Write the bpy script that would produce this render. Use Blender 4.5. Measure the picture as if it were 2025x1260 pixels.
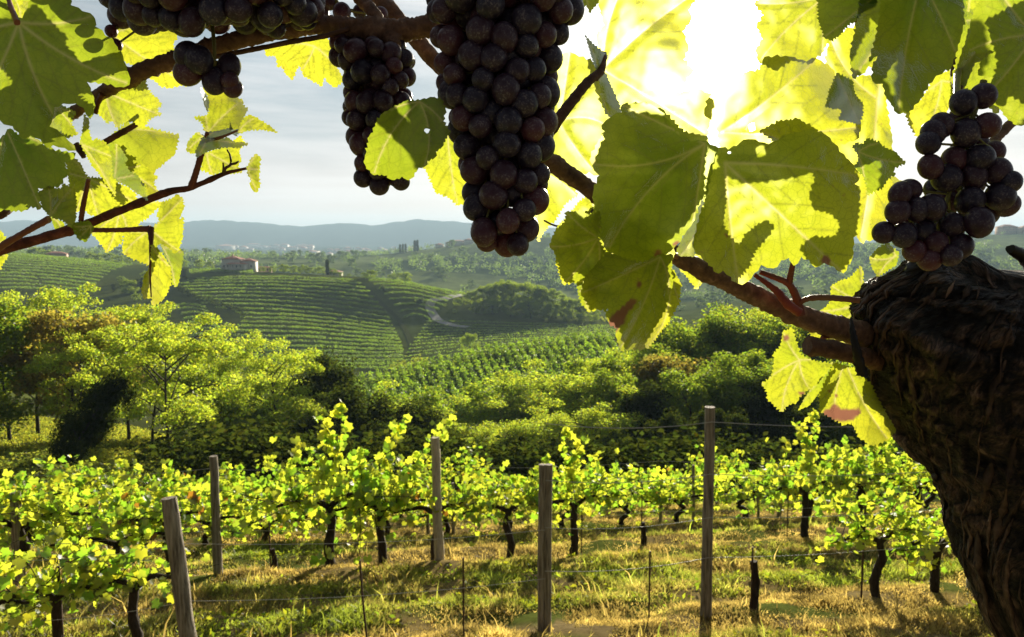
import bpy, math, random
import numpy as np
from mathutils import Vector, noise
from mathutils.geometry import delaunay_2d_cdt

for o in list(bpy.data.objects): bpy.data.objects.remove(o)
SC = bpy.context.scene
COL = SC.collection
RNG = np.random.default_rng(7)
random.seed(7)

# ------------------------------------------------------------------ camera
F, CX, CY = 1575.0, 1012.5, 630.0
PITCH = math.atan((630-475)/F)
CP, SP = math.cos(PITCH), math.sin(PITCH)
cd = bpy.data.cameras.new('camera'); cam = bpy.data.objects.new('camera', cd); COL.objects.link(cam)
cd.sensor_width = 36.0; cd.lens = 36.0*F/2025.0
cd.clip_start = 0.02; cd.clip_end = 40000
cam.location = (0, 0, 0); cam.rotation_euler = (math.pi/2-PITCH, 0, 0)
cd.dof.use_dof = True; cd.dof.focus_distance = 0.68; cd.dof.aperture_fstop = 27
SC.camera = cam

def P(u, v, d):
    """point seen at photo pixel u, v at depth d along the view axis"""
    x = (u-CX)/F*d; t = (CY-v)/F*d
    return np.array([x, d*CP + t*SP, -d*SP + t*CP])

# ------------------------------------------------------------------ light
sd = P(1425, 82, 1.0); sd = sd/np.linalg.norm(sd)
ELEV = math.asin(sd[2]); AZ = math.atan2(sd[0], sd[1])
W = bpy.data.worlds.new('World'); SC.world = W; W.use_nodes = True
nt = W.node_tree; nt.nodes.clear()
def N(nt, t, **kw):
    n = nt.nodes.new(t)
    for k, v in kw.items():
        if k in ('operation', 'blend_type', 'data_type', 'noise_dimensions', 'attribute_name', 'interpolation', 'sky_type', 'sun_disc',
                 'sun_elevation', 'sun_rotation', 'air_density', 'dust_density', 'ozone_density', 'attribute_type', 'distribution', 'use_clamp', 'feature', 'wave_type', 'bands_direction'):
            setattr(n, k, v)
        else: n.inputs[k].default_value = v
    return n
def L(nt, a, b): nt.links.new(a, b)
def math_(nt, op, a, b=None, clamp=False):
    n = nt.nodes.new('ShaderNodeMath'); n.operation = op; n.use_clamp = clamp
    for i, x in enumerate((a, b)):
        if x is None: continue
        if hasattr(x, 'is_output'): L(nt, x, n.inputs[i])
        else: n.inputs[i].default_value = x
    return n.outputs[0]
def mixc(nt, fac, a, b, bt='MIX'):
    n = nt.nodes.new('ShaderNodeMix'); n.data_type = 'RGBA'; n.blend_type = bt
    for s, x in ((0, fac), (6, a), (7, b)):
        if hasattr(x, 'is_output'): L(nt, x, n.inputs[s])
        elif s == 0: n.inputs[0].default_value = x
        else: n.inputs[s].default_value = (*x, 1) if len(x) == 3 else x
    return n.outputs[2]
def ramp(nt, fac, stops):
    n = nt.nodes.new('ShaderNodeValToRGB'); L(nt, fac, n.inputs[0])
    e = n.color_ramp.elements
    while len(e) < len(stops): e.new(0.5)
    for el, (p, c) in zip(e, stops):
        el.position = p; el.color = (*c, 1) if hasattr(c, '__len__') else (c, c, c, 1)
    return n.outputs[0]

tc = N(nt, 'ShaderNodeTexCoord')
sky = N(nt, 'ShaderNodeTexSky', sky_type='NISHITA', sun_disc=False, sun_elevation=ELEV, sun_rotation=AZ, dust_density=1.5)
sep = N(nt, 'ShaderNodeSeparateXYZ'); L(nt, tc.outputs['Generated'], sep.inputs[0])
# clouds: soft streaks seen in perspective on a high layer
zc = math_(nt, 'ADD', math_(nt, 'MAXIMUM', sep.outputs[2], 0.0), 0.06)
comb = N(nt, 'ShaderNodeCombineXYZ')
L(nt, math_(nt, 'DIVIDE', sep.outputs[0], zc), comb.inputs[0]); L(nt, math_(nt, 'DIVIDE', sep.outputs[1], zc), comb.inputs[1])
mp = N(nt, 'ShaderNodeMapping'); L(nt, comb.outputs[0], mp.inputs[0]); mp.inputs['Scale'].default_value = (0.30, 0.75, 1); mp.inputs['Location'].default_value = (1.3, 0.4, 0)
mp.inputs['Rotation'].default_value = (0, 0, 0.12)
nz = N(nt, 'ShaderNodeTexNoise', Scale=1.1, Detail=7.0, Roughness=0.55); L(nt, mp.outputs[0], nz.inputs['Vector'])
mp2 = N(nt, 'ShaderNodeMapping'); L(nt, tc.outputs['Generated'], mp2.inputs[0]); mp2.inputs['Scale'].default_value = (1.6, 1.6, 19.0); mp2.inputs['Rotation'].default_value = (0, 0.03, 0)
nz2 = N(nt, 'ShaderNodeTexNoise', Scale=1.4, Detail=8.0, Roughness=0.6, Distortion=.6); L(nt, mp2.outputs[0], nz2.inputs['Vector'])
cl = ramp(nt, math_(nt, 'ADD', math_(nt, 'MULTIPLY', nz.outputs[0], .4), math_(nt, 'MULTIPLY', nz2.outputs[0], .6)), [(0.40, 0.0), (0.60, 1.0)])
elev = ramp(nt, sep.outputs[2], [(0.0, (0.80, 0.68, 0.61)), (0.05, (0.68, 0.61, 0.575)), (0.12, (0.43, 0.455, 0.47)), (0.2, (0.29, 0.36, 0.41)), (0.6, (0.13, 0.18, 0.24))])
cloud = mixc(nt, math_(nt, 'MULTIPLY', cl, 0.75), elev, (0.74, 0.715, 0.70))
SKY_GAIN = 6.6
cloudx = mixc(nt, 1.0, cloud, (SKY_GAIN, SKY_GAIN, SKY_GAIN), 'MULTIPLY')
base0 = mixc(nt, 0.97, sky.outputs[0], cloudx)
# bright veil round the sun in the thin cloud
vd = nt.nodes.new('ShaderNodeVectorMath'); vd.operation = 'DOT_PRODUCT'; L(nt, tc.outputs['Generated'], vd.inputs[0]); vd.inputs[1].default_value = tuple(sd)
dt = math_(nt, 'MAXIMUM', vd.outputs['Value'], 0.0)
# sky dimmed away from the sun, added to deepen the shadows
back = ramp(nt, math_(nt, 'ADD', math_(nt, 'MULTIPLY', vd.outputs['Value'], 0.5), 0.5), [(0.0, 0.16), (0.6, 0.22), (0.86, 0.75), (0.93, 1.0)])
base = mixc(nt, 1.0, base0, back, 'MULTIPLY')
g1 = math_(nt, 'MULTIPLY', math_(nt, 'POWER', dt, 55.0), 7.0)
g2 = math_(nt, 'MULTIPLY', math_(nt, 'POWER', dt, 420.0), 60.0)
gl = math_(nt, 'ADD', g1, g2)
gc = N(nt, 'ShaderNodeCombineXYZ'); L(nt, gl, gc.inputs[0]); L(nt, math_(nt, 'MULTIPLY', gl, 0.96), gc.inputs[1]); L(nt, math_(nt, 'MULTIPLY', gl, 0.88), gc.inputs[2])
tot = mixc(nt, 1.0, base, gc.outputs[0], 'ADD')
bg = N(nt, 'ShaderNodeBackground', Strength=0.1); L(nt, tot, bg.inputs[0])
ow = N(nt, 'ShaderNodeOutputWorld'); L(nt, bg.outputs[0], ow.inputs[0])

sl = bpy.data.lights.new('sun', 'SUN'); sun = bpy.data.objects.new('sun', sl); COL.objects.link(sun)
sl.energy = 5.0; sl.angle = math.radians(0.5); sl.color = (1.0, 0.90, 0.70)
sun.rotation_euler = Vector(sd).to_track_quat('Z', 'Y').to_euler(); sun.location = (0, 0, 30)

SC.view_settings.view_transform = 'Standard'; SC.view_settings.look = 'None'
SC.view_settings.exposure = 1.12; SC.view_settings.gamma = 1.0
cy = SC.cycles
cy.max_bounces = 8; cy.diffuse_bounces = 3; cy.glossy_bounces = 2; cy.transmission_bounces = 6; cy.volume_bounces = 0; cy.transparent_max_bounces = 8
cy.use_denoising = True; cy.caustics_reflective = False; cy.caustics_refractive = False
cy.sample_clamp_indirect = 4.0
try: cy.denoiser = 'OPENIMAGEDENOISE'
except Exception: pass

# ------------------------------------------------------------------ helpers
def tag(o, label=None, cat=None, group=None, kind=None):
    if label: o['label'] = label
    if cat: o['category'] = cat
    if group: o['group'] = group
    if kind: o['kind'] = kind
    return o
def empty(name, loc, rz=0.0, label=None, cat=None, group=None):
    o = bpy.data.objects.new(name, None); COL.objects.link(o); o.empty_display_size = 0.05
    o.location = tuple(loc); o.rotation_euler = (0, 0, rz)
    return tag(o, label, cat, group)
def mesh_np(name, verts, faces, mat, parent=None, col=None, smooth=False, attrs=None, mats=None):
    """faces: list of (M,k) int arrays"""
    me = bpy.data.meshes.new(name)
    verts = np.asarray(verts, dtype=np.float32)
    me.vertices.add(len(verts)); me.vertices.foreach_set('co', verts.ravel())
    loops = np.concatenate([np.asarray(f, dtype=np.int32).ravel() for f in faces])
    tot = np.concatenate([np.full(len(f), np.asarray(f).shape[1], dtype=np.int32) for f in faces])
    st = np.concatenate([[0], np.cumsum(tot)[:-1]]).astype(np.int32)
    me.loops.add(len(loops)); me.loops.foreach_set('vertex_index', loops)
    me.polygons.add(len(tot)); me.polygons.foreach_set('loop_start', st)
    try: me.polygons.foreach_set('loop_total', tot)
    except Exception: pass
    if smooth: me.polygons.foreach_set('use_smooth', np.ones(len(tot), dtype=bool))
    if col is not None:
        a = me.color_attributes.new('Col', 'FLOAT_COLOR', 'POINT')
        c = np.ones((len(verts), 4), dtype=np.float32); c[:, :3] = col
        a.data.foreach_set('color', c.ravel())
    for k, v in (attrs or {}).items():
        a = me.attributes.new(k, 'FLOAT', 'POINT'); a.data.foreach_set('value', np.asarray(v, dtype=np.float32))
    me.update(calc_edges=True); me.validate()
    me.materials.append(mat)
    o = bpy.data.objects.new(name, me); COL.objects.link(o)
    if parent is not None: o.parent = parent
    return o
class MB:
    def __init__(s): s.v = []; s.f3 = []; s.f4 = []; s.n = 0; s.c = []
    def add(s, v, f, c=None):
        v = np.asarray(v, float); f = np.asarray(f, int) + s.n
        s.v.append(v); (s.f3 if f.shape[1] == 3 else s.f4).append(f); s.n += len(v)
        s.c.append(np.broadcast_to(np.asarray(c if c is not None else (1, 1, 1), float), (len(v), 3)))
    def tube(s, pts, rad, n=8, cap=True, c=None, rough=0.0, rng=RNG):
        pts = np.asarray(pts, float); rad = np.broadcast_to(np.asarray(rad, float), (len(pts),))
        t = np.gradient(pts, axis=0); t /= np.linalg.norm(t, axis=1)[:, None] + 1e-12
        ref = np.array([0, 0, 1.0]) if abs(t[:, 2]).mean() < 0.8 else np.array([1.0, 0, 0])
        a = np.cross(t, ref); a /= np.linalg.norm(a, axis=1)[:, None] + 1e-12; b = np.cross(t, a)
        th = np.linspace(0, 2*np.pi, n, endpoint=False)
        r = rad[:, None]*(1 + rough*rng.standard_normal((len(pts), n)))
        ring = pts[:, None, :] + r[..., None]*(np.cos(th)[None, :, None]*a[:, None, :] + np.sin(th)[None, :, None]*b[:, None, :])
        v = ring.reshape(-1, 3); m = len(pts)
        i = np.arange(m-1)[:, None]*n; j = np.arange(n)[None, :]; k = (j+1) % n
        f = np.stack([i+j, i+k, i+n+k, i+n+j], -1).reshape(-1, 4)
        s.add(v, f, c)
        if cap:
            for e, q in ((0, pts[0]), (m-1, pts[-1])):
                vv = np.vstack([ring[e], q[None]]); ff = np.stack([np.arange(n), (np.arange(n)+1) % n, np.full(n, n)], 1)
                s.add(vv, ff, c)
    def box(s, lo, hi, c=None):
        (x0, y0, z0), (x1, y1, z1) = lo, hi
        v = [(x0, y0, z0), (x1, y0, z0), (x1, y1, z0), (x0, y1, z0), (x0, y0, z1), (x1, y0, z1), (x1, y1, z1), (x0, y1, z1)]
        s.add(v, [(0, 3, 2, 1), (4, 5, 6, 7), (0, 1, 5, 4), (1, 2, 6, 5), (2, 3, 7, 6), (3, 0, 4, 7)], c)
    def build(s, name, mat, parent=None, smooth=False):
        f = []
        if s.f4: f.append(np.concatenate(s.f4))
        if s.f3: f.append(np.concatenate(s.f3))
        return mesh_np(name, np.concatenate(s.v), f, mat, parent, np.concatenate(s.c), smooth)
def smooth_path(pts, n):
    pts = np.asarray(pts, float)
    if len(pts) < 3: return pts[0] + (pts[-1]-pts[0])*np.linspace(0, 1, n)[:, None]
    t = np.concatenate([[0], np.cumsum(np.linalg.norm(np.diff(pts, axis=0), axis=1))]); t /= t[-1]
    q = np.vstack([2*pts[0]-pts[1], pts, 2*pts[-1]-pts[-2]])
    out = []
    for x in np.linspace(0, 1, n):
        i = min(np.searchsorted(t, x, side='right')-1, len(pts)-2); i = max(i, 0)
        w = (x-t[i])/(t[i+1]-t[i]+1e-12)
        p0, p1, p2, p3 = q[i], q[i+1], q[i+2], q[i+3]
        out.append(0.5*((2*p1)+(-p0+p2)*w+(2*p0-5*p1+4*p2-p3)*w*w+(-p0+3*p1-3*p2+p3)*w**3))
    return np.array(out)
def copy_tree(o, parent=None):
    c = o.copy(); COL.objects.link(c)
    if parent is not None: c.parent = parent
    for ch in o.children: copy_tree(ch, c)
    return c

# ------------------------------------------------------------------ materials
def new_mat(name):
    m = bpy.data.materials.new(name); m.use_nodes = True; m.node_tree.nodes.clear()
    return m, m.node_tree
def leaf_mat(name, diff, trans, tmix=0.5, gloss=0.06, var=0.25, rough=0.5, hue=0.03):
    """thin leaves: diffuse on the near side and light coming through; Col tints it"""
    m, t = new_mat(name)
    at = N(t, 'ShaderNodeAttribute', attribute_name='Col')
    oi = N(t, 'ShaderNodeObjectInfo')
    hs = N(t, 'ShaderNodeHueSaturation')
    L(t, math_(t, 'ADD', math_(t, 'MULTIPLY', oi.outputs['Random'], hue), 0.5-hue/2), hs.inputs['Hue'])
    L(t, math_(t, 'ADD', math_(t, 'MULTIPLY', oi.outputs['Random'], var), 1-var/2), hs.inputs['Value'])
    L(t, at.outputs[0], hs.inputs['Color'])
    d = N(t, 'ShaderNodeBsdfDiffuse'); L(t, mixc(t, 1.0, hs.outputs[0], diff, 'MULTIPLY'), d.inputs[0])
    r = N(t, 'ShaderNodeBsdfTranslucent'); L(t, mixc(t, 1.0, hs.outputs[0], trans, 'MULTIPLY'), r.inputs[0])
    mx = N(t, 'ShaderNodeMixShader', Fac=tmix); L(t, d.outputs[0], mx.inputs[1]); L(t, r.outputs[0], mx.inputs[2])
    g = N(t, 'ShaderNodeBsdfGlossy', Roughness=rough); g.inputs[0].default_value = (1, 1, 1, 1)
    m2 = N(t, 'ShaderNodeMixShader', Fac=gloss); L(t, mx.outputs[0], m2.inputs[1]); L(t, g.outputs[0], m2.inputs[2])
    o = N(t, 'ShaderNodeOutputMaterial'); L(t, m2.outputs[0], o.inputs[0])
    return m
def solid_mat(name, stops, scale=20.0, rough=0.8, bump=0.3, dist=0.005, stretch=(1, 1, 1), detail=6.0, use_col=False, spec=0.3):
    m, t = new_mat(name)
    tcn = N(t, 'ShaderNodeTexCoord'); mpn = N(t, 'ShaderNodeMapping'); mpn.inputs['Scale'].default_value = stretch
    L(t, tcn.outputs['Object'], mpn.inputs[0])
    nn = N(t, 'ShaderNodeTexNoise', Scale=scale, Detail=detail, Roughness=0.6); L(t, mpn.outputs[0], nn.inputs['Vector'])
    c = ramp(t, nn.outputs[0], stops)
    if use_col:
        at = N(t, 'ShaderNodeAttribute', attribute_name='Col'); c = mixc(t, 1.0, c, at.outputs[0], 'MULTIPLY')
    p = N(t, 'ShaderNodeBsdfPrincipled', Roughness=rough); p.inputs['Specular IOR Level'].default_value = spec; L(t, c, p.inputs['Base Color'])
    if bump:
        b = N(t, 'ShaderNodeBump', Strength=bump, Distance=dist); L(t, nn.outputs[0], b.inputs['Height']); L(t, b.outputs[0], p.inputs['Normal'])
    o = N(t, 'ShaderNodeOutputMaterial'); L(t, p.outputs[0], o.inputs[0])
    return m

M = {}
M['bark'] = solid_mat('tree_bark', [(0.3, (0.035, 0.026, 0.018)), (0.7, (0.11, 0.085, 0.06))], 3.0, 0.9, 0.6, 0.03, (4, 4, 1))
M['leaf_locust'] = leaf_mat('locust_leaves', (0.11, 0.155, 0.018), (0.70, 0.84, 0.05), 0.57, gloss=.03)
M['leaf_oak'] = leaf_mat('broad_leaves', (0.06, 0.10, 0.013), (0.42, 0.56, 0.03), 0.54, gloss=.03)
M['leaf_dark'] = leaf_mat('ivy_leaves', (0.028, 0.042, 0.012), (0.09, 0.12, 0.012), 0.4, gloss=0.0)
M['leaf_rust'] = leaf_mat('turning_leaves', (0.12, 0.10, 0.03), (0.54, 0.46, 0.06), 0.5, gloss=.02)
M['leaf_bush'] = leaf_mat('bush_leaves', (0.08, 0.115, 0.022), (0.46, 0.52, 0.05), 0.52, gloss=.015)
M['leaf_far'] = leaf_mat('distant_leaves', (0.045, 0.08, 0.02), (0.20, 0.30, 0.04), 0.5, var=0.5)
M['leaf_row'] = leaf_mat('vine_row_leaves', (0.07, 0.12, 0.014), (0.38, 0.58, 0.03), 0.52)
M['leaf_vine'] = leaf_mat('vineyard_leaves', (0.09, 0.13, 0.018), (0.66, 0.78, 0.05), 0.60, gloss=0.06, hue=0.02)
M['grass'] = leaf_mat('grass_blades', (0.22, 0.21, 0.06), (0.86, 0.80, 0.19), 0.55, gloss=0.04, hue=0.0, var=0.0)
M['post'] = solid_mat('weathered_wood', [(0.3, (0.07, 0.055, 0.04)), (0.5, (0.33, 0.28, 0.22)), (0.72, (0.55, 0.48, 0.39))], 9.0, 0.85, 1.0, 0.02, (6, 6, 0.45))
M['sunlitpost'] = solid_mat('sunlit_pale_wood', [(0.25, (0.30, 0.24, 0.17)), (0.5, (0.66, 0.56, 0.42)), (0.75, (0.80, 0.70, 0.55))], 12.0, 0.8, 0.6, 0.01, (6, 6, 0.7))  # lighter copy of the post wood, sunlight put into its colour
M['vinewood'] = solid_mat('vine_wood', [(0.3, (0.018, 0.013, 0.010)), (0.7, (0.07, 0.05, 0.035))], 18.0, 0.9, 0.8, 0.01, (2, 2, 0.6))
M['rod'] = solid_mat('rusty_rod', [(0.3, (0.05, 0.03, 0.02)), (0.7, (0.12, 0.07, 0.045))], 40, 0.7, 0.2)
M['wire'] = solid_mat('galvanised_wire', [(0.3, (0.45, 0.44, 0.42)), (0.7, (0.65, 0.64, 0.6))], 30, 0.35, 0.0, spec=0.8)
M['plaster'] = solid_mat('plaster', [(0.3, (0.78, 0.74, 0.66)), (0.7, (0.86, 0.83, 0.76))], 0.8, 0.9, 0.1)
M['pink'] = solid_mat('pink_plaster', [(0.3, (0.55, 0.36, 0.27)), (0.7, (0.64, 0.45, 0.34))], 0.8, 0.9, 0.1)
M['tile'] = solid_mat('roof_tiles', [(0.3, (0.34, 0.13, 0.085)), (0.7, (0.50, 0.23, 0.15))], 1.2, 0.85, 0.4, 0.05, (1, 6, 1))
M['pane'] = solid_mat('window_pane', [(0.3, (0.03, 0.035, 0.04)), (0.7, (0.06, 0.065, 0.07))], 1.0, 0.2, 0.0, spec=0.6)
M['asphalt'] = solid_mat('asphalt', [(0.3, (0.20, 0.19, 0.18)), (0.7, (0.28, 0.27, 0.25))], 1.0, 0.6, 0.1)

# ------------------------------------------------------------------ terrain
UU = np.array([0, 250, 500, 750, 1000, 1250, 1500, 1750, 2025], float)
def zv(v, d):   # height of what is seen on image row v at horizontal distance d
    return d*np.tan(np.arctan((CY-np.asarray(v, float))/F)-PITCH)
MU = np.array([-300, 0, 60, 250, 360, 450, 520, 600, 640, 665, 690, 740, 780, 830, 870, 920, 1000, 1100, 1300, 1700, 2025, 2400], float)
MV = np.array([444, 440, 436, 441, 440, 436, 442, 449, 444, 441, 442, 447, 440, 434, 436, 441, 449, 452, 455, 452, 458, 460], float)
UF = np.linspace(-1500, 3500, 1001)
def ln(d, v=None, z=None, U=UU):
    dd = np.interp(UF, UU, d) if hasattr(d, '__len__') else np.full(len(UF), float(d))
    zz = zv(np.interp(UF, U, v), dd) if v is not None else (np.interp(UF, U, z) if hasattr(z, '__len__') else np.full(len(UF), float(z)))
    k = np.hanning(41); k /= k.sum()
    if U is MU: k = np.hanning(5); k /= k.sum()
    zz = np.convolve(np.pad(zz, len(k)//2, mode='edge'), k, 'valid'); dd = np.convolve(np.pad(dd, len(k)//2, mode='edge'), k, 'valid')
    return dd, zz
LINES = [
    ln(18, z=-6.2), ln(30, z=-10.2), ln(48, z=[-13.4, -13.6, -14.6, -15.6, -16, -15.6, -15, -14.6, -14.4]),
    ln(70, z=[-16, -17, -20, -23, -24, -22, -19.5, -18, -17]),
    ln(95, z=[-20, -21, -25, -28.5, -28, -26, -23, -21, -19]),
    ln([150, 150, 150, 148, 165, 180, 165, 165, 165], v=[760, 775, 792, 750, 690, 662, 640, 625, 590]),
    ln(225, z=[-40, -42, -46, -50, -47, -44, -40, -36, -30]),
    ln(300, v=[690, 700, 728, 728, 704, 684, 665, 650, 600]),
    ln(385, v=[585, 602, 622, 645, 652, 650, 640, 610, 575]),
    ln([560, 540, 490, 470, 460, 480, 520, 560, 560], v=[500, 522, 538, 551, 600, 634, 600, 585, 560]),
    ln(720, z=[-38, -38, -42, -46, -50, -58, -50, -44, -38]),
    ln(1000, v=[500, 507, 512, 522, 530, 545, 540, 522, 505]),
    ln(1350, v=[492, 500, 508, 506, 470, 474, 486, 480, 460]),
    ln(1900, z=-62), ln(3000, v=[500, 500, 499, 498, 497, 497, 497, 497, 497]), ln(4300, v=[489]*9),
    ln(5600, v=MV, U=MU), ln(7500, z=-20)]
LD = np.stack([a for a, b in LINES]); LZ = np.stack([b for a, b in LINES])
def zfun(x, y):
    x = np.asarray(x, float); y = np.asarray(y, float); x, y = np.broadcast_arrays(x, y)
    u = CX + F*x/np.maximum(y, 1.0)*1.0
    ui = np.clip((u-UF[0])/(UF[1]-UF[0]), 0, len(UF)-1.001); i0 = ui.astype(int); w = ui-i0
    near = np.where(y > 0, -1.9-0.24*y, -1.9-0.10*y)
    rut = (y-.38*x)/1.3*6.283+.9*np.sin(x*.9+1.3)+.6*np.sin(x*2.3)+.5*np.sin(x*5.1+y)
    near = near+.042*np.sin(rut)*np.clip((y-3)/2, 0, 1)*np.clip((17-y)/2, 0, 1)
    near = np.asarray(near, float); z = np.array(near, float)
    n = len(LD)
    D = LD[:, i0]*(1-w)+LD[:, i0+1]*w; Z = LZ[:, i0]*(1-w)+LZ[:, i0+1]*w
    S = np.zeros_like(Z)      # monotone-ish slopes
    dz = np.diff(Z, axis=0)/np.diff(D, axis=0)
    S[1:-1] = np.where(dz[:-1]*dz[1:] > 0, 2*dz[:-1]*dz[1:]/(dz[:-1]+dz[1:]+np.where(dz[:-1]+dz[1:] == 0, 1e-9, 0)), 0)
    S[0] = -0.24; S[-1] = 0
    for k in range(n-1):
        m = (y > D[k]) & (y <= D[k+1])
        if not m.any(): continue
        h = (D[k+1]-D[k])[m]; t = ((y[m]-D[k][m])/h)
        z0, z1, s0, s1 = Z[k][m], Z[k+1][m], S[k][m]*h, S[k+1][m]*h
        z[m] = (2*t**3-3*t**2+1)*z0+(t**3-2*t**2+t)*s0+(-2*t**3+3*t**2)*z1+(t**3-t**2)*s1
    m = y > D[-1]; z[m] = Z[-1][m]
    return z
def at(u, d):
    """ground point at horizontal distance d under photo column u"""
    z = -d*0.1; x = 0
    for _ in range(4):
        x = (u-CX)/F*(d*CP-z*SP); z = float(zfun(x, d))
    return np.array([x, d, z])
def hit(u, v, dmax=5000, lo=1.0):
    """ground point seen at pixel u, v"""
    r = P(u, v, 1.0); t = lo; prev = t
    while t < dmax:
        p = r*t
        if p[2] < float(zfun(p[0], p[1])):
            a, b = prev, t
            for _ in range(30):
                mth = (a+b)/2; p = r*mth
                if p[2] < float(zfun(p[0], p[1])): b = mth
                else: a = mth
            return r*b
        prev = t; t *= 1.02
    return r*dmax
def proj(p):
    d = p[..., 1]*CP-p[..., 2]*SP; t = p[..., 1]*SP+p[..., 2]*CP
    return CX+F*p[..., 0]/d, CY-F*t/d
def topz(v, d): return float(zv(v, d))

def build_ground():
    ds = [-3.0, -1.5, -0.5, 0.3]; d = 0.8
    while d < 7600:
        ds.append(d); d = d+0.22 if d < 20 else d*1.026
    ds.append(9500.0); ds = np.array(ds)
    uc = np.concatenate([np.linspace(-2500, -340, 24), np.linspace(-300, 2325, 438), np.linspace(2365, 4500, 24)])
    a = (uc-CX)/F
    Y = np.repeat(ds[:, None], len(a), 1); X = a[None, :]*(np.maximum(Y, 0)+3.0*np.clip(1-Y/40.0, 0, 1)+0.0)
    Z = zfun(X, Y)
    # small relief
    fl = np.stack([X, Y, Z], -1).reshape(-1, 3)
    rel = np.zeros(len(fl))
    for i, (x, y, zz) in enumerate(fl):
        if y < 30: rel[i] = 0.05*noise.noise((x*1.1, y*1.1, 3.1))+0.025*noise.noise((x*4, y*4, 1))
        elif y < 200: rel[i] = 0.3*noise.noise((x*.08, y*.08, 3.1))
        elif y > 800: rel[i] = min(y*0.0035, 12)*noise.fractal((x*0.006, y*0.006, 5), 1.0, 2.0, 4)
    fl[:, 2] += rel
    nr, nc = Y.shape
    i = np.arange(nr-1)[:, None]*nc; j = np.arange(nc-1)[None, :]
    f = np.stack([i+j, i+j+1, i+nc+j+1, i+nc+j], -1).reshape(-1, 4)
    # land use colour per vertex
    c = np.zeros((len(fl), 3))
    for k, (x, y, zz) in enumerate(fl):
        n1 = noise.noise((x*0.9, y*0.9, 0)); n2 = noise.noise((x*.02, y*.02, 7))
        if y < 26:
            b = 0.5+0.5*noise.noise((x*0.35, y*1.1, 9))
            c[k] = (0.22+.06*n1, 0.165+.04*n1, 0.07)
            if b > 0.55: c[k] = (0.10, 0.12, 0.028)
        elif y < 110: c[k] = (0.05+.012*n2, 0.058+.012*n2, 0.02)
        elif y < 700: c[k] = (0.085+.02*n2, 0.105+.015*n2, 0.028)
        elif y < 2200:
            q = noise.noise((x*0.0075+3, y*0.0045, 2))
            c[k] = (0.17, 0.21, 0.075) if q > 0.12 else ((0.05, 0.075, 0.025) if q < -0.1 else (0.12, 0.155, 0.055))
        elif y < 4500:
            q = noise.noise((x*0.004+3, y*0.002, 2))
            c[k] = (0.08, 0.10, 0.045) if q > 0.15 else (0.03, 0.05, 0.022)
        else: c[k] = np.array((0.035, 0.05, 0.03))*(1+0.5*noise.noise((x*.004, y*.003, 1)))
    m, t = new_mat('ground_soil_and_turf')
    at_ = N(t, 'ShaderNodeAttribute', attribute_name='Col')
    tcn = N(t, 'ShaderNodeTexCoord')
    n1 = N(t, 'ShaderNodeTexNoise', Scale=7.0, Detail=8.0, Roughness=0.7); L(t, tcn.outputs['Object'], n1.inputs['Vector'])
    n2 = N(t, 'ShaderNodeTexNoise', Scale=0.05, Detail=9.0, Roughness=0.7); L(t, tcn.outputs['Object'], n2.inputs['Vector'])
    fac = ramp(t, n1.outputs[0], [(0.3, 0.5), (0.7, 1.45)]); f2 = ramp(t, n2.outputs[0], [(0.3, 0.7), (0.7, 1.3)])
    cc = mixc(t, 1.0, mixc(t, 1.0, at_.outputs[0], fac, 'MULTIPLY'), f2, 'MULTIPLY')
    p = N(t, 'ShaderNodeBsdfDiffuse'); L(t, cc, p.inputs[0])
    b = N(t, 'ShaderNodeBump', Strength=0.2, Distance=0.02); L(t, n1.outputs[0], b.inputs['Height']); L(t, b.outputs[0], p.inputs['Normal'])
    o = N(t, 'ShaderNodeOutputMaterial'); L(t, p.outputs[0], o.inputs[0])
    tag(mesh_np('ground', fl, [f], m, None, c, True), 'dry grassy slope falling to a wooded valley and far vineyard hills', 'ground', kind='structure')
build_ground()

# ------------------------------------------------------------------ leaf scatter
def diamonds(c, size, rng, asp=0.6, up=0.0, fold=0.15):
    """one folded lozenge leaf per centre: verts (n*4), quads"""
    n = len(c)
    a = rng.standard_normal((n, 3)); a[:, 2] = a[:, 2]*0.6-up; a /= np.linalg.norm(a, axis=1)[:, None]
    b = rng.standard_normal((n, 3)); b = np.cross(a, b); b /= np.linalg.norm(b, axis=1)[:, None]
    nn = np.cross(a, b); s = np.broadcast_to(np.asarray(size, float), (n,))[:, None]
    v = np.stack([c-a*s*0.5, c+b*s*asp*0.5+nn*s*fold-a*s*.05, c+a*s*0.5, c-b*s*asp*0.5+nn*s*fold-a*s*.05], 1).reshape(-1, 3)
    f = np.arange(n*4).reshape(-1, 4)
    return v, f
def tint(n, rng, base=(1, 1, 1), amp=0.3, warm=0.12):
    k = 1+amp*(rng.random(n)-.5)*2; w = warm*rng.standard_normal(n)
    c = np.stack([k*base[0]*(1+w), k*base[1], k*base[2]*(1-w*.5)], 1)
    return np.clip(c, 0.02, 3)

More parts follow.
